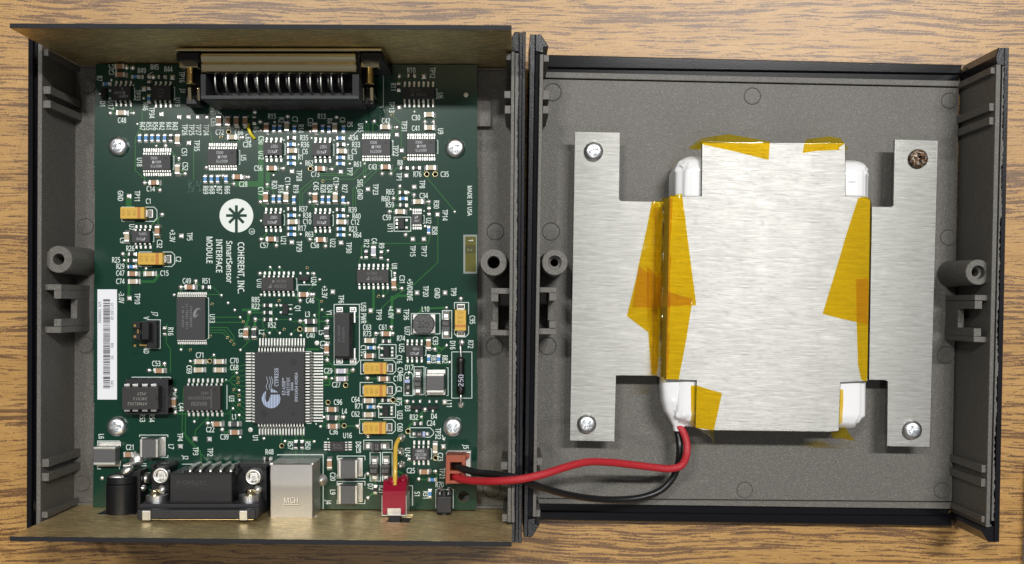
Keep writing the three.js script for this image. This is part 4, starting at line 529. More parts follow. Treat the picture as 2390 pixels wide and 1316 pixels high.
// black power diodes with a grey band
function diode(u0, v0, u1, v1, vert, bandFirst, text, ink, reach, small) {
  const w = u1 - u0, d = v1 - v0, [cx, cz] = bp((u0 + u1) / 2, (v0 + v1) / 2), g = grp('diode', board, cx, 0, cz);
  const uv = cell(w, d, '#171717', (c, W, H) => { c.fillStyle = small ? '#9fb0d8' : '#4c4c4c'; const b = .27; if (vert) c.fillRect(0, bandFirst ? 0 : H * (1 - b), W, H * b); else c.fillRect(bandFirst ? 0 : W * (1 - b), 0, W * b, H); text.forEach((t, i) => mark(c, t, vert ? W * (.68 - i * .4) : W * (small ? .4 : .64), vert ? H * (bandFirst ? .65 : .36) : H * (text.length > 1 ? .3 + i * .4 : .5), small ? 9 : 9.5, vert ? Math.PI / 2 : 0, ink, 'sans-serif', .9)); });
  const h = small ? 1.2 : 2.1;
  part('body', G(ringBlock([[.2, w * K * .96, d * K * .96], [h * .5, w * K, d * K], [h, w * K * .94, d * K * .94]], uv)), M.print, g);
  const lg = once('dl' + reach + small, () => G(merge([bx(-.3, .1, small ? -.45 : -.7, reach * K * .55, .35, small ? .45 : .7, .08), ringBlock([[0, reach * K, small ? 1.3 : 2, reach * K / 2], [.06, reach * K * .98, small ? 1.25 : 1.9, reach * K / 2], [.7, reach * K * .4, small ? .7 : 1.1, reach * K * .42]])])));
  for (const s of [1, -1]) if (vert) part('terminal', lg, M.solder, g, 0, 0, s * d * K / 2, -s * Math.PI / 2); else part('terminal', lg, M.solder, g, s * w * K / 2, 0, 0, s > 0 ? 0 : Math.PI);
}
{ const z9 = (x, y) => [820 + x / 3.871, 680 + y / 3.871], zc = (x, y) => [840 + x / 4.245, 980 + y / 4.245], W = '#8f8f8f';
  diode(...z9(822, 253), ...z9(895, 345), true, false, ['E8', '40'], W, 20, false); diode(...z9(570, 770), ...z9(638, 868), true, true, ['E8', '40'], W, 18, false);
  diode(...zc(118, 215), ...zc(212, 300), false, true, ['E8', '40'], W, 19, false); diode(...zc(105, 430), ...zc(190, 533), true, true, ['E8', '40'], W, 18, false); diode(...zc(217, 430), ...zc(305, 533), true, true, ['E8', '40'], W, 18, false);
  diode(...z9(484, 790), ...z9(534, 905), true, true, ['9V'], '#dcdcdc', 7, true); diode(...zc(552, 107), ...zc(655, 162), false, false, ['A6'], '#dcdcdc', 9, true); }
// ferrite block inductors with clipped metal ends: body rectangle on top, base rectangle on the board
for (const [b, s, vert] of [[[218, 1042.5, 269, 1085.5], [227.5, 1031, 275, 1092], true], [[326, 1025.5, 369, 1067.5], [328, 1017, 390, 1067.5], false], [[789.5, 1074.5, 834.5, 1116], [787.5, 1066, 849, 1116.5], false], [[789.5, 1134, 834.5, 1176], [787.5, 1126, 849, 1176.5], false], [[995.5, 872, 1036, 917], [995.5, 861, 1041, 922], true]]) {
  const yTop = 4.2, kt = (CAM_H - BT - yTop) / FOC, T = (u, v) => { const [x, z] = at(u, v, BT + yTop), [ox, oz] = at(660, 670, BT); return [x - ox, z - oz]; };
  const [x0, z0] = T(b[0], b[1]), [x1, z1] = T(b[2], b[3]), g = grp('inductor', board, (x0 + x1) / 2, 0, (z0 + z1) / 2), w = x1 - x0, d = z1 - z0;
  part('body', G(boxUV(bx(-w / 2 + (vert ? 0 : .5), .3, -d / 2 + (vert ? .5 : 0), w / 2 - (vert ? 0 : .5), yTop, d / 2 - (vert ? .5 : 0), .12), 75)), M.ferrite, g);
  for (const k of [1, -1]) part('end_clip', G(vert ? merge([bx(-w / 2 - .05, .05, k > 0 ? d / 2 - .75 : -d / 2, w / 2 + .05, yTop + .06, k > 0 ? d / 2 : -d / 2 + .75, .2), bx(-w / 2 - .2, .02, k > 0 ? d / 2 - .6 : -d / 2 - .9, w / 2 + .2, .35, k > 0 ? d / 2 + .9 : -d / 2 + .6, .15)]) : merge([bx(k > 0 ? w / 2 - .75 : -w / 2, .05, -d / 2 - .05, k > 0 ? w / 2 : -w / 2 + .75, yTop + .06, d / 2 + .05, .2), bx(k > 0 ? w / 2 - .6 : -w / 2 - .9, .02, -d / 2 - .2, k > 0 ? w / 2 + .9 : -w / 2 + .6, .35, d / 2 + .2, .15)])), M.dull, g);
}
// round power inductor lettered 220
{
  const [cx, cz] = bp(990.5, 755.4), g = grp('power_inductor', board, cx, 0, cz);
  for (const s of [-1, 1]) part('terminal', G(bx(s < 0 ? -3.1 : 1.6, .02, -2.6, s < 0 ? -1.6 : 3.1, 1.1, 2.6, .15)), M.dull, g);
  const uv = cell(52, 46, '#4a4a4b', (c, W, H) => { mark(c, '220', W * .5, H * .5, 21, 0, '#050505', 'sans-serif', .75); });
  const pts = circle(0, 0, 2.98, 40).map(([x, z]) => [x, Math.max(-2.6, Math.min(2.6, z))]);
  const b = slab(pts, 0, 3.1, .25), p = b.attributes.position, q = b.attributes.uv; for (let i = 0; i < p.count; i++) q.setXY(i, uv[0] + (uv[2] - uv[0]) * (p.getX(i) + 3.1) / 6.2, uv[1] + (uv[3] - uv[1]) * (2.75 - p.getZ(i)) / 5.5);
  part('body', G(b), std('painted ferrite', 0xffffff, .35, 0, { map: atlasTex, bumpMap: grainBump, bumpScale: .00008 }), g);
}
// oscillator crystal
{
  const Z = (x, y) => bp(540 + x / 3.656, 700 + y / 3.656), [x0, z0] = Z(890, 108), [x1, z1] = Z(1045, 500), w = x1 - x0, d = z1 - z0, g = grp('crystal', board, (x0 + x1) / 2, 0, (z0 + z1) / 2);
  const uv = cell(w / K, d / K, '#1a1a1c', (c, W, H) => { mark(c, '12.000M', W * .3, H * .48, 9.5, -Math.PI / 2, '#606064', 'sans-serif', 1.15); mark(c, 'E 63ZFA', W * .6, H * .5, 9.5, -Math.PI / 2, '#606064', 'sans-serif', 1.15); });
  part('body', G(ringBlock([[.3, w - .7, d - .4], [1.6, w, d], [3.4, w - 1.0, d - 1.0, -.25, -.35]], uv)), M.chip, g);
  for (const [x, y] of [[925, 82], [1040, 82], [925, 520], [1040, 520]]) { const [lx, lz] = Z(x, y); part('terminal', once('xt', () => G(merge([bx(-.9, 0, -.7, .9, .2, .7, .06), ringBlock([[.1, 1.4, 1], [.3, 1.2, .8], [.9, .7, .3]])]))), M.solder, g, lx - (x0 + x1) / 2, 0, lz - (z0 + z1) / 2); }
  for (const y of [145, 460]) { const [lx, lz] = Z(1056, y); part('lead', once('xl', () => G(bx(-.25, .05, -1.6, .25, .9, 1.6, .1))), M.tin, g, lx - (x0 + x1) / 2, 0, lz - (z0 + z1) / 2); }
}
// axial resistor lettered 25 ohm
{
  const [cx, cz] = bp(1076, 876), g = grp('axial_resistor', board, cx, 0, cz), prof = [[0, -5.2], [.8, -5.1], [1.1, -4.6], [1.12, -3.6], [.95, -2.8], [.95, 2.8], [1.12, 3.6], [1.1, 4.6], [.8, 5.1], [0, 5.2]];
  const uv = cell(30, 92, '#0d0d0e', (c, W, H) => mark(c, '25Ω', W * .5, H * .62, 17, -Math.PI / 2, '#d8dcec', 'monospace', .95));
  const b = lathe(prof, 28).rotateX(Math.PI / 2).translate(0, 1.3, 0), p = b.attributes.position, q = b.attributes.uv;
  for (let i = 0; i < p.count; i++) q.setXY(i, p.getY(i) > 1.25 ? uv[0] + (uv[2] - uv[0]) * (p.getX(i) + 1.75) / 3.5 : uv[4], p.getY(i) > 1.25 ? uv[1] + (uv[3] - uv[1]) * (5.4 - p.getZ(i)) / 10.8 : uv[5]);
  part('body', G(b), M.print, g);
  part('lead', G(tube([[.1, 1.3, -5.1], [0, 1.4, -6.4], [-.1, 1.2, -8], [.05, .2, -8.9]], .28, 20, 8)), M.tin, g); part('lead', G(tube([[0, 1.3, 5.1], [.05, 1.4, 6], [.05, 1.0, 7.4], [.05, .1, 8.1]], .28, 20, 8)), M.tin, g);
  for (const z of [-8.9, 8.0]) part('solder_joint', dotG(6.5), M.solder, g, z < 0 ? .25 : .05, 0, z);
}
// barcode label
{
  const Z = (x, y) => bp(200 + x / 3.464, 640 + y / 3.464), [x0, z0] = Z(97, 122), [x1, z1] = Z(255, 1012), w = x1 - x0, d = z1 - z0;
  const uv = cell(w / K, d / K, '#e6e8ee', (c, W, H) => {
    const r = rng(77); c.fillStyle = '#1a1b22'; let y = H * .09; while (y < H * .9) { const t = .7 + Math.floor(r() * 3) * .75; c.fillRect(W * .3, y, W * .35, t); y += t + .7 + Math.floor(r() * 3) * .7; }
    for (const [t, y0, f] of [['0217-807-00', .2, 1], ['REV', .51, 1], ['ED', .62, 1], ['0412', .86, 1]]) mark(c, t, W * .76, H * y0, 9, Math.PI / 2, '#1a1b22', 'sans-serif', .8); mark(c, 'S/N  70090992', W * .13, H * .21, 9.5, Math.PI / 2, '#1a1b22', 'sans-serif', .82);
  });
  part('barcode_label', G(ringBlock([[.01, w, d], [.12, w, d]], uv)), M.print, board, (x0 + x1) / 2, 0, (z0 + z1) / 2);
}
// short yellow jumper wire
{ const P = (x, y, h) => { const [a, b] = bp(400 + x / 3.29, 60 + y / 3.29); return [a, h, b]; }; part('jumper_wire', G(tube([P(595, 758, .4), P(600, 790, 1.1), P(618, 835, 1.2), P(640, 866, .2)], .42, 24, 10)), M.yellow, board); }
// jumper header
{
  const Z = (x, y) => bp(200 + x / 3.464, 640 + y / 3.464), g = grp('jumper_header', board), B = (x0, y0, x1, y1, h0, h1, r = .15) => { const [a, b] = Z(x0, y0), [c, d] = Z(x1, y1); return bx(a, h0, b, c, h1, d, r); };
  part('housing', G(B(520, 372, 600, 596, 0, 2.6)), M.epoxy, g); part('shunt', G(merge([B(440, 380, 503, 440, .8, 6.2, .25), B(440, 478, 503, 528, .8, 6.2, .25), B(455, 436, 503, 482, .8, 5.4, .1), B(500, 385, 560, 525, 1, 5.2, .2)])), M.epoxy, g);
  for (const [x, y] of [[462, 412], [462, 498], [462, 570]]) { const [a, b] = Z(x, y); part('pin', G(bx(a - .32, 1.2, b - .32, a + 2.2, 1.85, b + .32, .1)), M.brass, g); part('pin_tip', G(bx(a - .3, 6.21, b - .3, a + .3, 6.3, b + .3)), M.brass, g); }
  part('contact', G(B(478, 428, 488, 475, 5.3, 6.0, .05)), M.brass, g);
}
// memory chip in its socket
{
  const g = grp('socketed_chip', board), T = (u, v, h) => { const [x, z] = at(u, v, BT + h), [ox, oz] = at(660, 670, BT); return [x - ox, z - oz]; }, Z = (x, y) => [200 + x / 3.464, 640 + y / 3.464];
  { const [x0, z0] = T(...Z(320, 848), 4.2), [x1, z1] = T(...Z(668, 1133), 4.2); part('socket', G(merge([bx(x0, 0, z0, x1, 4.2, z0 + 1.9, .15), bx(x0, 0, z1 - 1.9, x1, 4.2, z1, .15), bx(x0, 0, z0 + .2, x0 + 1.5, 4.19, z1 - .2, .1), bx(x1 - 2.2, 0, z0 + .2, x1, 4.19, z1 - .2, .1)])), M.rim, g); }
  const [x0, z0] = T(...Z(290, 905), 8), [x1, z1] = T(...Z(592, 1098), 8), w = x1 - x0, d = z1 - z0;
  const uv = cell(w / K, d / K, '#272626', (c, W, H) => { mark(c, '.PI27', W * .55, H * .3, 10, Math.PI, '#9a9990', 'sans-serif', 1); mark(c, '24C512', W * .5, H * .53, 10, Math.PI, '#9a9990'); mark(c, 'ATMEL352', W * .42, H * .76, 10, Math.PI, '#9a9990'); c.fillStyle = '#0d0d0d'; c.beginPath(); c.arc(W, H * .5, 7, 0, 7); c.fill(); });
  part('body', G(ringBlock([[4.7, w - .5, d - .6], [6.3, w, d], [8, w - .35, d - .5]], uv)), M.chip, g, (x0 + x1) / 2, 0, (z0 + z1) / 2);
  const lg = G(merge([bx(-.75, 5.2, -.1, .75, 6.4, .5, .08), bx(-.3, 3.8, .3, .3, 5.4, .55, .05)]));
  for (const x of [338, 405, 482, 553]) { const [lx] = T(...Z(x, 900), 6); part('lead', lg, M.tin, g, lx, 0, z0, Math.PI); part('lead', lg, M.tin, g, lx, 0, z1); }
}
// ---------------------------------------------------------------- connectors on the board
const bo = at(660, 670, BT), tp = (u, v, h) => { const [x, z] = at(u, v, BT + h); return [x - bo[0], z - bo[1]]; };  // on the board, h over it
const tb = (u0, v0, u1, v1, h, y0, y1, r = .15) => { const [x0, z0] = tp(u0, v0, h), [x1, z1] = tp(u1, v1, h); return bx(x0, y0, z0, x1, y1, z1, r); };
const embossed = (geo, mat, uvf) => { const p = geo.attributes.position, q = geo.attributes.uv; for (let i = 0; i < p.count; i++) q.setXY(i, ...uvf(p.getX(i), p.getY(i), p.getZ(i))); return geo; };
function thread(r, len, turns) { const pts = []; for (let k = 0; k <= turns * 2; k++) pts.push([k % 2 ? r * .8 : r, k / (turns * 2) * len]); return lathe([[0, 0], ...pts, [0, len]], 18); }
// wide 25-way connector at the back
{
  const g = grp('wide_connector', board), zb = -65.3 - bo[1];
  const [xl] = tp(409, 0, 20), [xr] = tp(892, 0, 20), [bl, zf] = tp(468, 231, 18), [br] = tp(838, 231, 18);
  part('flange', G(bx(xl, 6, zb + .1, xr, 20.3, zb + .9, .35)), M.gold, g);
  // metal shell: a rounded half tray
  { const [sl] = tp(469, 0, 18.5), [sr] = tp(832, 0, 18.5), prof = new THREE.Shape(); prof.moveTo(0, 6); prof.lineTo(0, 18.2); prof.quadraticCurveTo(.1, 19.3, 1.0, 19.3); prof.quadraticCurveTo(2.0, 19.2, 2.4, 18.6); prof.quadraticCurveTo(2.8, 18.9, 3.4, 18.8); prof.quadraticCurveTo(4.9, 18.6, 5.1, 17.0); prof.lineTo(5.1, 6); prof.lineTo(0, 6);
    const e = new THREE.ExtrudeGeometry(prof, { depth: sr - sl - .8, bevelEnabled: true, bevelSize: .35, bevelThickness: .4, bevelOffset: -.35, bevelSegments: 3, curveSegments: 8 }).rotateY(-Math.PI / 2).translate(sr - .4, 0, 0);
    e.scale(1, 1, 1); part('shell', G(e.translate(0, 0, zb + 1.0)), M.gold, g); }
  // black body, open at the top where the contacts bend down
  const [ol, oz] = tp(480, 176, 18), [or, oz2] = tp(822, 222, 18);
  const [, zSh] = tp(0, 168, 18);
  part('front_wall', G(boxUV(bx(bl, 0, oz2, br, 17.9, zf, .12), 75)), M.rim, g);
  part('side_wall', G(merge([bx(bl, 0, zb + 6.3, ol, 17.88, oz2 + .1, .1)])), M.rim, g); part('side_wall', G(merge([bx(or, 0, zb + 6.3, br, 17.88, oz2 + .1, .1)])), M.rim, g);
  part('insulator', G(merge([bx(bl - .2, 0, zb + .95, br + .2, 17, zb + 6.2, .2), bx(ol - .1, 0, zb + 6.1, or + .1, 7, oz2 + .1)])), M.epoxy, g);
  const pinG = G(tube([[0, 15.2, 0], [0, 15.2, 1.2], [0, 14.9, 2.6], [0, 13.6, 4.0], [0, 10, 4.5], [0, 6, 4.5]], .27, 30, 8)), lowG = G(tube([[0, 11.6, 0], [0, 11.4, 1.0], [0, 10.6, 1.8], [0, 6, 2]], .34, 20, 8));
  for (let k = 0; k < 13; k++) { const [x] = tp(505 + k * 24.55, 0, 14); part('contact_pin', pinG, M.tin, g, x, 0, zb + 6.1); if (k) part('contact_pin', lowG, M.tin, g, x - 1.38, 0, zb + 6.1); }
  // lettering moulded in the front face
  const uv = cell(370, 40, '#1d1d1f', (c, W, H) => { mark(c, '⫿ Amphenol', W * .36, H * .28, 19, 0, '#5a5a60', 'sans-serif', 1.5); mark(c, 'FCC17  B25SA-     412', W * .46, H * .75, 19, 0, '#5a5a60', 'sans-serif', 1.55); });
  const fp = new THREE.PlaneGeometry(br - bl - 2, 15); const q = fp.attributes.uv; for (let i = 0; i < q.count; i++) q.setXY(i, uv[0] + (uv[2] - uv[0]) * q.getX(i), uv[3] + (uv[1] - uv[3]) * q.getY(i));
  const lay = new THREE.BoxGeometry(br - bl - 2, 15, .06), lp = lay.attributes.position, lq = lay.attributes.uv; for (let i = 0; i < lp.count; i++) { const front = lp.getZ(i) > 0; lq.setXY(i, front ? uv[0] + (uv[2] - uv[0]) * (lp.getX(i) / (br - bl - 2) + .5) : uv[4], front ? uv[1] + (uv[3] - uv[1]) * (lp.getY(i) / 15 + .5) : uv[5]); }
  part('lettered_face', G(lay), M.chip, g, (bl + br) / 2, 9, zf + .02);
  // mounting ears with their spring clips
  for (const s of [-1, 1]) {
    const e = (u0, v0, u1, v1, h, y0, y1, r) => tb(s < 0 ? u0 : 1306 - u1, v0, s < 0 ? u1 : 1306 - u0, v1, h, y0, y1, r);
    part('ear', G(boxUV(merge([e(411, 122, 465, 141, 19.6, 0, 19.6, .3), e(432, 200, 470, 247, 5, 0, 5.2, .6), e(440, 150, 468, 205, 6, 0, 4)]), 75)), M.epoxy, g);
    part('clip_plate', G(e(420, 145, 464, 158, 15, 12.5, 15.6, .2)), M.gold, g);
    const [tx, tz] = tp(s < 0 ? 445 : 861, 160, 12); part('clip_screw', G(thread(1.35, 4, 5).rotateX(Math.PI / 2)), M.brass, g, tx, 11.6, tz);
    for (const [u, w] of [[440, 9], [461, 7]]) { const [px, pz] = tp(s < 0 ? u : 1306 - u, 188, 11), wd = w * .055; part('clip_prong', G(merge([bx(-wd, 9.4, -.2, wd, 10.4, 3.2, .2).rotateX(.18), bx(-wd, 2, 3, wd, 9.6, 3.6, .15)])), M.gold, g, px, 0, pz); }
  }
}
// nine-way serial connector at the front
{
  const g = grp('serial_connector', board);
  part('body', G(boxUV(merge([tb(396, 1104, 542, 1184, 14, 1, 14, .25), tb(393, 1180, 545, 1187, 15, 1, 12, .2)]), 75)), M.epoxy, g);
  const uv = cell(140, 60, '#17171a', (c, W, H) => { mark(c, '747840-4', W * .35, H * .3, 15, Math.PI, '#3a3a3e', 'sans-serif', 1.15); });
  { const [x0, z0] = tp(399, 1108, 14), [x1, z1] = tp(539, 1170, 14); part('lettered_face', G(ringBlock([[14.0, x1 - x0, z1 - z0], [14.05, x1 - x0, z1 - z0]], uv)), M.chip, g, (x0 + x1) / 2, 0, (z0 + z1) / 2); }
  part('flange', G(boxUV(merge([tb(319, 1189, 597, 1213, 19.3, 0, 19.3, .5), tb(326, 1176, 604, 1190, 16, 0, 16, .25)]), 75)), M.rim, g);
  part('metal_plate', G(tb(352, 1213, 590, 1214.6, 19, 2, 18.2, .05)), M.gold, g);
  for (const [u0, u1] of [[331, 352], [558, 578]]) part('flange_clip', G(tb(u0, 1191, u1, 1215, 19.6, 15, 19.75, .25)), M.dull, g);
  for (const [u0, u1, ru, nu, su] of [[352, 394, 375, 365, 361], [548, 622, 591, 581, 584]]) {
    part('ear', G(boxUV(merge([tb(u0, 1084, u1, 1178, 8, 0, 7.6, .3), tb(u0, 1084, u0 + 8, 1096, 9, 0, 9, .15), tb(u1 - 9, 1088, u1, 1096, 9, 0, 9, .15)]), 75)), M.epoxy, g);
    const [x, z] = tp(ru, ru < 400 ? 1110 : 1113.5, 9), r = G(lathe([[1.35, 7.6], [1.35, 8.8], [1.6, 9.2], [2.0, 9.2], [2.25, 8.7], [2.25, 7.5]], 32)); part('rivet_ring', r, M.tin, g, x, 0, z);
    part('rivet_core', G(merge([bx(-1.1, 7.7, -1.1, 1.1, 8.3, 1.1, .2), lathe([[0, 9], [.5, 8.8], [.8, 8.2]], 16).translate(0, 0, .5)])), M.solder, g, x, 0, z);
    const [nx, nz] = tp(nu, 1160, 12); part('jack_nut', G(new THREE.CylinderGeometry(3.0, 3.0, 2.2, 6).rotateX(Math.PI / 2)), M.steel, g, nx, 11, nz + .6);
    const [sx, sz] = tp(su, 1146, 12); part('jack_screw', G(thread(1.35, 3, 4).rotateX(Math.PI / 2)), M.gold, g, sx, 11.6, sz - .4);
    part('weld_tab', G(lathe([[0, .9], [.8, .6], [1.1, 0]], 14)), M.solder, g, sx + 1.8, 11.4, sz - .3);
  }
  const pg = G(tube([[0, 10.4, 1.8], [0, 11, 1.0], [0, 10.8, .2], [.05, 9.8, -.3], [.05, 2, -.4]], .6, 24, 8));
  for (let k = 0; k < 5; k++) { const [x, z] = tp(444 + k * 23.7, 1096, 11); part('contact_pin', pg, M.tin, g, x, 0, z); }
  for (let k = 0; k < 6; k++) part('pin_divider', G(tb(432 + k * 23.7, 1096, 438 + k * 23.7, 1106, 11.5, 2, 12.6, .1)), M.epoxy, g);
}
// square metal data socket
{
  const g = grp('usb_socket', board), [x0, z0] = tp(630, 1082, 11), [x1, z1] = tp(731, 1217, 11);
  const uv = cell(100, 136, '#b4b2b0', (c, W, H) => { c.lineCap = 'round'; for (const [dx, col] of [[1.2, '#565350'], [0, '#f4f2ee']]) { mark(c, 'MCH', W * .49 + dx, H * .63 + dx, 19, 0, col, 'sans-serif', .9); c.fillStyle = col; c.fillRect(W * .3 + dx, H * .71 + dx, W * .38, 1.4); } const r = rng(4); c.globalAlpha = .35; for (let k = 0; k < 90; k++) { c.strokeStyle = r() > .5 ? '#e8e6e2' : '#8e8b88'; c.lineWidth = .3 + r() * .4; c.beginPath(); const x = r() * W, y = r() * H; c.moveTo(x, y); c.lineTo(x + (r() - .5) * 14, y + (r() - .5) * 9); c.stroke(); } });
  const shellM = std('stamped tin shell', 0xffffff, .4, 1, { map: atlasTex });
  const w = x1 - x0, d = z1 - z0; part('shell', G(ringBlock([[0, w - .1, d - .1], [.3, w, d], [10.7, w, d], [11, w - .5, d - .5]], uv)), shellM, g, (x0 + x1) / 2, 0, (z0 + z1) / 2);
  for (const s of [-1, 1]) part('shell_edge', G(bx(s < 0 ? x0 - .15 : x1 - .55, 10.2, z0 - .25, s < 0 ? x0 + .9 : x1 + .1, 11.06, z0 + .5, .2)), M.tin, g);
  for (const s of [-1, 1]) part('shell_foot', G(bx(s < 0 ? x0 - .6 : x1, 8, z1 - 1.2, s < 0 ? x0 : x1 + .6, 9.6, z1, .15)), M.tin, g);
  const [fx, fz] = tp(750, 1120, 0); part('shell_tab', G(merge([bx(fx - 1.9, 0, fz - .5, fx - .1, 2.6, fz + .5, .2), lathe([[0, 1.3], [.7, 1], [1.4, .3], [1.7, 0]], 20).translate(fx, 0, fz)])), M.solder, g);
}
// round power jack
{
  const g = grp('power_jack', board), [xc] = tp(272, 0, 11), [, za] = tp(0, 1116, 11), [, zb] = tp(0, 1204, 11), R = 3.95;
  const arch = new THREE.Shape(); arch.moveTo(-R, 0); arch.lineTo(-R, 7); arch.absarc(0, 7, R, Math.PI, 0, true); arch.lineTo(R, 0); arch.lineTo(-R, 0);
  part('barrel', G(new THREE.ExtrudeGeometry(arch, { depth: zb - za - 2.4, bevelEnabled: true, bevelSize: .25, bevelThickness: .25, bevelOffset: -.25, bevelSegments: 2, curveSegments: 20 }).translate(xc, 0, za + 2.2)), M.epoxy, g);
  { const s = new THREE.Shape(); s.moveTo(-R, 0); s.lineTo(-R, 6.6); s.absarc(0, 6.6, R, Math.PI, 0, true); s.lineTo(R, 0); part('rear_cap', G(new THREE.ExtrudeGeometry(s, { depth: 1.5, bevelEnabled: true, bevelSize: .2, bevelThickness: .2, bevelOffset: -.2, bevelSegments: 2, curveSegments: 20 }).translate(xc, 0, za + .2)), M.epoxy, g); }
  part('flange', G(merge([bx(xc - 5.6, 0, zb - .4, xc + 4.3, 9.8, zb + .5, .3)])), M.epoxy, g);
  part('side_block', G(boxUV(tb(306, 1098, 330, 1195, 6, 0, 6.5, .3), 75)), M.epoxy, g);
  const [tx, tz] = tp(293, 1096, 7); part('rear_terminal', G(merge([new THREE.SphereGeometry(1, 20, 12).scale(2.2, .8, 1.0).translate(tx - 1.6, 9.2, tz + 2.0), new THREE.SphereGeometry(1, 20, 12).scale(1.9, 1.6, 1.2).rotateY(.6).translate(tx + .6, 7.2, tz + .2), lathe([[0, 1.2], [1.2, .9], [2.0, .1]], 20).translate(tx + .6, 0, tz - 1.6), bx(tx - .6, .5, tz - 1.4, tx + 1.6, 7.6, tz - .8, .2)])), M.solder, g);
  const [sx, sz] = tp(340, 1117, 4); part('side_terminal', G(merge([new THREE.SphereGeometry(1, 18, 12).scale(1.2, 2.2, 1.6).translate(sx, 2.6, sz), new THREE.SphereGeometry(1, 18, 12).scale(1.6, 1.2, 1.0).translate(sx - 1, 4.6, sz + 2.4)])), M.solder, g);
  const [hx, hz] = tp(238, 1116, 0); part('locating_peg', G(lathe([[0, .3], [.45, .25], [.6, 0]], 16)), M.dull, g, hx, 0, hz);
}
// crimson slide switch with its strap lead
{
  const g = grp('slide_switch', board), [x0, z0] = tp(893, 1146, 9), [x1, z1] = tp(947, 1199, 9), w = x1 - x0, d = z1 - z0;
  part('body', G(ringBlock([[0, w, d + 2.4, 0, -1.2], [6.6, w, d + 2.4, 0, -1.2], [9, w - .15, d, 0, 0]])), M.crimson, g, (x0 + x1) / 2, 0, (z0 + z1) / 2);
  part('potting', G(merge([new THREE.SphereGeometry(1, 20, 12).scale(1.8, 2.1, 1.4).translate((x0 + x1) / 2 - .4, 6.2, z0 - 2.2), new THREE.SphereGeometry(1, 20, 12).scale(1.2, 3.2, 1.3).translate(x1 - .9, 4.5, z0 - 2.6)])), M.crimson, g);
  part('frame', G(merge([bx(x0 - .25, 1, z0 + 1.2, x0 - .02, 9.2, z1 + .6, .08), bx(x1 + .02, 1, z0 + 1.2, x1 + .25, 9.2, z1 + .6, .08), bx(x0 - .2, 1, z1 + .25, x1 + .2, 9.15, z1 + .55, .08), bx(x0 + 1.2, 8.7, z1 - 1.5, x1 - 1.2, 9.25, z1 + .5, .15)])), M.dull, g);
  part('lever', G(bx(x0 + 1.4, 4.4, z1 + .5, x1 - 1.4, 8.6, z1 + 6, .3)), M.epoxy, g);
  const P = (x, y, h) => { const [a, b] = tp(840 + x / 4.245, 980 + y / 4.245, h); return [a, h, b]; };
  part('strap_lead', G(tube([P(408, 180, .4), P(385, 195, 2.4), P(362, 240, 3.6), P(352, 330, 5), P(350, 450, 7), P(348, 560, 7.8), P(345, 640, 7.6)], .62, 50, 10)), M.sleeve, g);
  for (const [x, y, h] of [[412, 175, 0], [405, 312, 0], [412, 445, 0]]) { const [a, b] = tp(840 + x / 4.245, 980 + y / 4.245, 0); part('pin', G(merge([bx(a - .35, 0, b - .35, a + .35, 2.6, b + .35, .15), lathe([[0, 1.2], [.5, 1], [.8, .3], [1.1, 0]], 16).translate(a, 0, b)])), M.solder, g); }
}
// black right-angle indicator
{
  const g = grp('indicator_light', board);
  part('housing', G(boxUV(merge([tb(1018, 1158, 1054, 1198, 6, 0, 6, .4), tb(1032, 1148, 1040, 1160, 6, 2, 5.8, .2), tb(1018, 1148, 1024, 1162, 5, 0, 4, .2), tb(1047, 1148, 1053, 1162, 5, 0, 4, .2)]), 75)), M.rim, g);
  const [x, z] = tp(1036, 1196, 4); part('nose', G(new THREE.CylinderGeometry(1.9, 1.9, 1.8, 24).rotateX(Math.PI / 2)), M.epoxy, g, x, 3.4, z + .6);
  part('lens', G(new THREE.CylinderGeometry(1.6, 1.6, .5, 24).rotateX(Math.PI / 2)), std('dark green lens', [.02, .08, .05], .15), g, x, 3.4, z + 1.8);
  for (const u of [1027, 1048]) { const [a, b] = tp(u, 1150, 1); part('leg', G(merge([bx(a - .3, 0, b - .4, a + .3, 3, b + .4, .1), lathe([[0, .8], [.8, 0]], 12).translate(a, 0, b - .6)])), M.solder, g); }
}
// white battery header
{
  const g = grp('battery_header', board);
  part('housing', G(merge([tb(1086, 1060, 1098, 1127, 5, 0, 5, .2), tb(1042, 1056, 1098, 1060, 5, 0, 3, .1)])), M.white, g); part('latch', G(tb(1084, 1059, 1095, 1070, 7.5, 5.2, 7.4, .15)), M.terra, g);
}

// ---------------------------------------------------------------- screws
const screwHead = (() => {
  const ev = new Evaluator(); ev.useGroups = false;
  const dome = lathe([[0, -.5], [2.9, -.5], [3.45, 0], [3.5, .4], [3.36, .85], [2.95, 1.25], [2.2, 1.5], [1.1, 1.62], [0, 1.65]].map((p) => p), 40);
  let a = new Brush(mergeVertices(dome)); a.updateMatrixWorld();
  for (const r of [0, Math.PI / 2]) { const b = new Brush(ringBlock([[.1, .5, 1.4], [.8, .95, 3.2], [2.6, 1.5, 4.9]])); b.rotation.y = r; b.updateMatrixWorld(); a = ev.evaluate(a, b, SUBTRACTION); a.updateMatrixWorld(); }
  const sq = new Brush(lathe([[0, .05], [.5, .1], [1.3, 2.6], [0, 2.6]], 12)); sq.updateMatrixWorld(); a = ev.evaluate(a, sq, SUBTRACTION);
  const g = toCreasedNormals(a.geometry.toNonIndexed ? a.geometry : a.geometry, .6); return G(g);
})();
const rustTex = tex(128, 128, (x, y) => { const a = n2(x * .045, y * .045) + .5 * n2(x * .13 + 4, y * .13); const k = a > -.05 ? 1 : 0, q = wn(x >> 1, y >> 1) * .1; return k ? [.34 + q, .2 + q, .11 + q * .5] : [.52 + q, .5 + q, .46 + q]; }, true);
const rust = std('rusty zinc', 0xffffff, .5, .6, { map: rustTex, bumpMap: rustTex, bumpScale: .0002 });
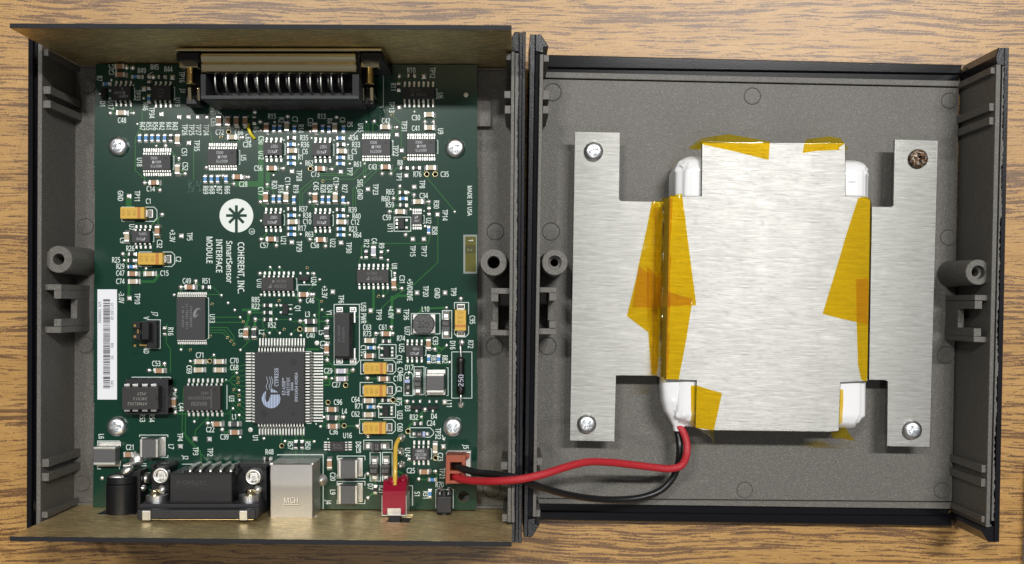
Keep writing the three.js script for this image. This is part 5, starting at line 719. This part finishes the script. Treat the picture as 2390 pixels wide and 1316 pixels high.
const rustyHead = screwHead.clone(); { const p = rustyHead.attributes.position, u = new Float32Array(p.count * 2); for (let i = 0; i < p.count; i++) { u[2 * i] = p.getX(i) * 120 + .5; u[2 * i + 1] = p.getZ(i) * 120 + .5; } rustyHead.setAttribute('uv', new THREE.BufferAttribute(u, 2)); }
function screw(label, x, y, z, turn, k, group, rusty) { const s = thing('pan_head_screw', label, 'screw', x, y, z, group); s.rotation.y = turn; const m = part('head', rusty ? rustyHead : screwHead, rusty ? rust : M.steel, s); m.scale.set(k, 1, k); part('shank', once('shank', () => G(new THREE.CylinderGeometry(1.3, 1.2, 4, 14).translate(0, -2.4, 0))), M.steel, s); return s; }
for (const [u, v, t, w] of [[273, 340, .5, 'between the left case wall and the resistor row'], [1062, 344, .4, 'beside the narrow chip near the wide connector'], [270, 996, .15, 'beside the socketed chip and the power jack'], [1057, 997, .78, 'between the axial resistor and the battery plug']]) { const [x, z] = at(u, v, BT + 1.5); screw('silver cross-head screw in the green board ' + w, x, BT + .12, z, t, .78, 'screws holding the board'); }

// ---------------------------------------------------------------- metal bracket in the lid
const lidM = new THREE.Matrix4().copy(lid.matrixWorld), inLid = (name, label, cat, group) => { const t = thing(name, label, cat, 0, 0, 0, group); t.position.copy(lid.position); t.rotation.copy(lid.rotation); return t; };
const LF = 10.5, LT = 18, L3 = (u, v, h) => { const [x, z] = lidS(u, v, h); return [x, h, z]; }, LQ = (list, h) => list.map(([u, v]) => lidS(u, v, h));
{
  const b = inLid('battery_bracket', 'brushed aluminium bracket clamping the white battery pack inside the lid', 'bracket');
  const AL = (list) => G(boxUV(merge(list), 18));
  part('flange', AL([slab(LQ([[1342, 307], [1447, 309], [1445, 464], [1449, 469], [1552, 471], [1546, 877], [1438, 876], [1434, 1030], [1330, 1028]], LF), LF - 1, LF, .06)]), M.alu, b);
  part('flange', AL([slab(LQ([[2088, 325], [2189, 328], [2170, 1043], [2070, 1041], [2072, 890], [2066, 887], [2022, 886], [2030, 482], [2080, 483], [2085, 479]], LF), LF - 1, LF, .06)]), M.alu, b);
  part('top_plate', AL([slab(LQ([[1638, 332], [1973, 333], [1974, 456], [2012, 457], [2032, 466], [2025, 890], [1962, 893], [1958, 1006], [1940, 1008], [1640, 1004], [1622, 998], [1625, 888], [1553, 886], [1562, 457], [1637, 457]], LT), LT - 1, LT, .15)]), M.alu, b);
  const wall = (uT0, vT0, uT1, vT1, uB0, vB0, uB1, vB1) => { const a = L3(uT0, vT0, LT - .4), c = L3(uT1, vT1, LT - .4), d = L3(uB0, vB0, LF - .3), e = L3(uB1, vB1, LF - .3), n = .5, g = merge([sheet([[a, c], [d, e]], 4, 4), sheet([[[a[0] + n, a[1], a[2]], [c[0] + n, c[1], c[2]]], [[d[0] + n, d[1], d[2]], [e[0] + n, e[1], e[2]]]], 4, 4)]); return AL([g]); };
  part('riser', wall(1562, 458, 1553, 885, 1551, 471, 1545, 877), M.alu, b); part('riser', wall(2031, 466, 2024, 890, 2030, 482, 2022, 886), M.alu, b);
  const ring = (o) => part('bolt_hole_rim', G(lathe([[0, .02], [3.2, .02], [3.3, -.05]], 30)), M.alu, b, ...o);
}
for (const [u, v, t, w, r] of [[1386, 352, .3, 'silver cross-head screw in the bracket leg beside the base', 0], [2146, 369, .2, 'rusty brown cross-head screw in the bracket leg by the outer lid wall', 1], [1370, 990, .8, 'silver cross-head screw in the bracket leg above the red wire', 0], [2132, 1004, .35, 'silver cross-head screw in the bracket leg below the rusty one', 0]]) {
  const [x, , z] = L3(u, v, LF + 1.5), p = new THREE.Vector3(x, LF + .12, z).multiplyScalar(MM).applyMatrix4(lid.matrixWorld); const s = screw(w, p.x / MM, p.y / MM, p.z / MM, t, .76, null, r); }

// ---------------------------------------------------------------- battery pack with its wires and plug
{
  const t = inLid('battery_pack', 'white shrink-wrapped battery pack with red and black wires and brown plug', 'battery pack');
  const [ax0, az0] = lidS(1572, 366, 11), [ax1, az1] = lidS(2010, 998, 10), w = ax1 - ax0, d = az1 - az0, g = mergeVertices(new RoundedBoxGeometry(w, 14.4, d, 8, 4.6)), p = g.attributes.position;
  for (let i = 0; i < p.count; i++) { const x = p.getX(i), y = p.getY(i), z = p.getZ(i), s = .5 * n3(x * .12, y * .2, z * .12) + .25 * n3(x * .5, y * .4, z * .5); p.setXYZ(i, x + s * 1.5 * Math.sign(x), y + (y > 0 ? Math.min(0, s * .6 - .2) : 0), z + s * .6); }
  g.deleteAttribute('normal'); g.computeVertexNormals();
  part('shrink_wrap', G(g), M.wrap, t, (ax0 + ax1) / 2, 9.5, (az0 + az1) / 2);
  part('wrap_seam', G(tube([L3(1966, 424, 15.4), L3(1985, 423.5, 16.6), L3(2000, 424, 16.2), L3(2011, 424, 13)], .22, 24, 6)), M.wrap, t);
  // the tail of the wrap where the wires leave
  const rows = [], sec = [[1588, 880, 44, 15.2, 7, 0], [1587, 905, 43, 15.4, 7, 0], [1588, 935, 42, 15.2, 6.5, .2], [1590, 960, 38, 14.5, 6, 0], [1592, 980, 28, 13.6, 5, 0], [1590, 994, 19, 13, 3.6, 0], [1584, 1006, 11, 12.6, 2.4, 0]];
  for (const [u, v, hw, h, hh] of sec) { const row = []; for (let k = 0; k <= 24; k++) { const a = k / 24 * 2 * Math.PI, ca = Math.cos(a), sa = Math.sin(a), sq = (x) => Math.sign(x) * Math.pow(Math.abs(x), .6); const [x, z] = lidS(u + hw * sq(ca), v + (hw * ca > 0 && v > 975 ? -9 * ca : 0), h); row.push([x, h - hh * .55 + hh * sq(sa) * .62 + .35 * n3(u * .1 + k, v * .08, 3), z]); } rows.push(row); }
  part('wrap_tail', G(sheet(rows, 1, 3)), M.wrap, t);
  // wires, traced from the pack to the plug on the board
  const inv = lid.matrixWorld.clone().invert(), W3 = (u, v, y) => { const [x, z] = at(u, v, y); return new THREE.Vector3(x, y, z).multiplyScalar(MM).applyMatrix4(inv).multiplyScalar(1 / MM).toArray(); };
  part('red_wire', G(tube([W3(1578, 990, 14.5), W3(1592, 1004, 15), W3(1602, 1030, 15.5), W3(1602, 1062, 16.5), W3(1590, 1086, 18), W3(1565, 1093.5, 18.5), W3(1530, 1091, 19.5), W3(1480, 1085, 22), W3(1420, 1078.5, 26), W3(1370, 1078, 30), W3(1320, 1090, 34), W3(1270, 1106, 37), W3(1215, 1118, 38), W3(1160, 1122.5, 36), W3(1110, 1122, 31), W3(1080, 1118.5, 27.5), W3(1064, 1113, 25), W3(1060, 1112, 22)], 1.02, 160, 14)), M.red, t);
  part('black_wire', G(tube([W3(1575, 992, 13), W3(1582, 1010, 13), W3(1586, 1045, 14), W3(1583, 1080, 13), W3(1572, 1112, 12), W3(1545, 1142, 12), W3(1500, 1160, 13), W3(1440, 1166, 15), W3(1380, 1163, 19), W3(1320, 1153, 25), W3(1270, 1139, 31), W3(1235, 1127, 35), W3(1200, 1114, 36.2), W3(1150, 1106, 33), W3(1110, 1102, 29), W3(1082, 1094, 27), W3(1066, 1088, 25), W3(1062, 1086, 22)], .95, 160, 14)), M.black, t);
  // the two-way plug
  const h = 10, P = (u, v, y) => W3(u, v, BT + y), c0 = P(1041, 1064, h), c1 = P(1086, 1129, h), plug = grp('plug', t), pl = (u0, v0, u1, v1, y0, y1, r = .12) => { const a = P(u0, v0, h), b = P(u1, v1, h), yo = a[1] - h; return bx(a[0], yo + y0, a[2], b[0], yo + y1, b[2], r); };
  part('plug_body', G(merge([pl(1041, 1062, 1050, 1129, .6, h), pl(1078, 1062, 1086, 1129, .6, h), pl(1049, 1062, 1079, 1079, .6, h), pl(1049, 1098, 1079, 1106, .6, h - .02), pl(1049, 1121, 1079, 1129, .6, h), pl(1044, 1066, 1083, 1126, .5, 6)])), M.terra, plug);
}

// ---------------------------------------------------------------- amber tape strips
const A = 22.65, B = 11.15, fall = (h) => LF + (h - 11) * (LT - LF) / 11.5;   // heights over the bench of the flange and of the raised plate
function tape(label, rows, rough = 0, nu = 8, nv = 8) { const t = inLid('tape_strip', label, 'tape'); part('film', G(sheet(rows.map((r) => r.map(([u, v, h]) => L3(u, v, fall(h)))), nu, nv, rough, n2)), M.tape, t); return t; }

tape('amber tape folded over the bracket corner above the left battery end', [[[1606, 347, 15], [1636, 322, 18], [1700, 313, 19], [1797, 330, A]], [[1620, 348, 18], [1637, 328, A], [1705, 330, A + .2], [1797, 332, A + .05]], [[1637, 350, 20], [1640, 337, A], [1715, 353, A], [1794, 373, A]]], .03);
tape('amber tape folded over the bracket corner beside the right battery end', [[[1882, 325, 19.5], [1935, 318, 19], [1962, 323, 19.5], [1979, 345, 19]], [[1878, 333, A], [1935, 332, A + .2], [1970, 334, A + .1], [1978, 350, 20]], [[1873, 357, A], [1905, 352, A], [1945, 350, A], [1974, 350, A]]], .03);
tape('long amber tape strip creased into the left bracket bend, upper half', [[[1522, 469, B], [1540, 469, B + 2], [1552, 464, 19.5], [1564, 456, A], [1592, 452, A]], [[1508, 540, B], [1532, 540, B + 1], [1548, 538, 19.5], [1562, 530, A], [1601, 525, A]], [[1490, 620, B], [1528, 620, B + .8], [1546, 618, 19.5], [1560, 610, A], [1611, 605, A]], [[1476, 717, B], [1527, 717, B + .8], [1545, 716, 19.5], [1558, 714, A], [1625, 712, A]]], .3, 16, 10);
tape('long amber tape strip creased into the left bracket bend, lower half', [[[1510, 620, B + .4], [1529, 640, B + 1.2], [1546, 660, 19.8], [1560, 680, A + .2], [1617, 697, A + .2]], [[1511, 700, B + .4], [1528, 705, B + 1.2], [1545, 710, 19.8], [1558, 712, A + .2], [1614, 715, A + .2]], [[1514, 780, B + .4], [1528, 782, B + 1.2], [1544, 785, 19.8], [1556, 788, A + .2], [1602, 790, A + .2]], [[1521, 872, B + .4], [1533, 874, B + 2], [1543, 878, 19.6], [1554, 884, A + .2], [1584, 886, A + .2]]], .3, 16, 10);
tape('pale amber tape scrap under the left tape strips', [[[1492, 620, B + .1], [1515, 640, B + .1]], [[1463, 737, B + .1], [1513, 775, B + .1]]], 0, 4, 4);
tape('tapering amber tape strip along the right bracket bend', [[[2003, 462, A], [2020, 458, A], [2031, 464, A], [2034, 480, 19]], [[1976, 545, A], [2005, 545, A], [2032, 545, A], [2034.5, 548, 18]], [[1948, 640, A], [1990, 640, A], [2030, 640, A], [2032, 642, 18]], [[1920, 732, A], [1970, 745, A], [2026, 757, A], [2028, 760, 18]]], .06);
tape('narrow amber tape strip end down the right bracket bend', [[[1998, 651, A + .15], [2012, 650, A + .15], [2027, 649, A + .15]], [[2000, 755, A + .15], [2012, 757, A + .15], [2026, 760, A + .15]], [[2003, 850, A + .1], [2014, 852, A + .1], [2025.5, 852, A + .1]], [[2010, 884, A + .1], [2016, 889, A + .1], [2023, 889, A + .1]]], .05);
tape('amber tape folded over the bracket edge beside the wrap tail', [[[1612, 900, 20], [1625, 899, A], [1660, 910, A], [1685, 917, A]], [[1612, 955, 20], [1624, 950, A], [1655, 955, A], [1676, 960, A]], [[1611, 990, 18], [1624, 998, A], [1648, 1001, A], [1666, 1004, A]], [[1640, 1010, 14], [1650, 1014, 14], [1660, 1022, 13], [1666, 1038, 12]]], .15);
tape('amber tape sliver along the right bracket notch', [[[1960, 908, A - .2], [1969, 909, 20]], [[1959, 935, A - .2], [1970, 933, 20]], [[1959, 990, A - .2], [1966, 985, 20]]], .1, 3, 5);
tape('torn amber tape rag at the bracket corner', [[[1938, 1008, 21], [1960, 1000, 20], [1972, 996, 19]], [[1942, 1020, 17], [1965, 1020, 16], [1985, 1016, 15]], [[1950, 1024, 15], [1968, 1024, 14], [1995, 1028, 13]], [[1978, 1020, 13], [1992, 1028, 12.5], [2003, 1026, 12]]], .2, 4, 5);

// creased folds standing up in the bend of the two long strips
scene.traverse((o) => {
  if (!o.userData.label?.startsWith('long amber tape')) return;
  const low = o.userData.label.includes('lower'), r = rng(low ? 8 : 6), rows = [], [v0, v1] = low ? [690, 880] : [462, 716];
  for (let k = 0; k <= 14; k++) { const t = k / 14, v = v0 + (v1 - v0) * t, s = (v - 460) / 425 * -9, j = () => (r() - .5) * 2.4; rows.push([[1540 + s + j(), v, 15], [1547 + s + j() * 1.6, v, 22 + r()], [1551 + s + j() * 1.6, v, 24 + r() * 1.2], [1557 + s + j(), v, A + .5 + r() * .5], [1568 + s + j() * 2, v, A + .25]].map(([u, w, h]) => L3(u, w, fall(h)))); }
  part('fold', G(sheet(rows, 4, 3)), M.tape, o);
});

renderer.render(scene, camera);
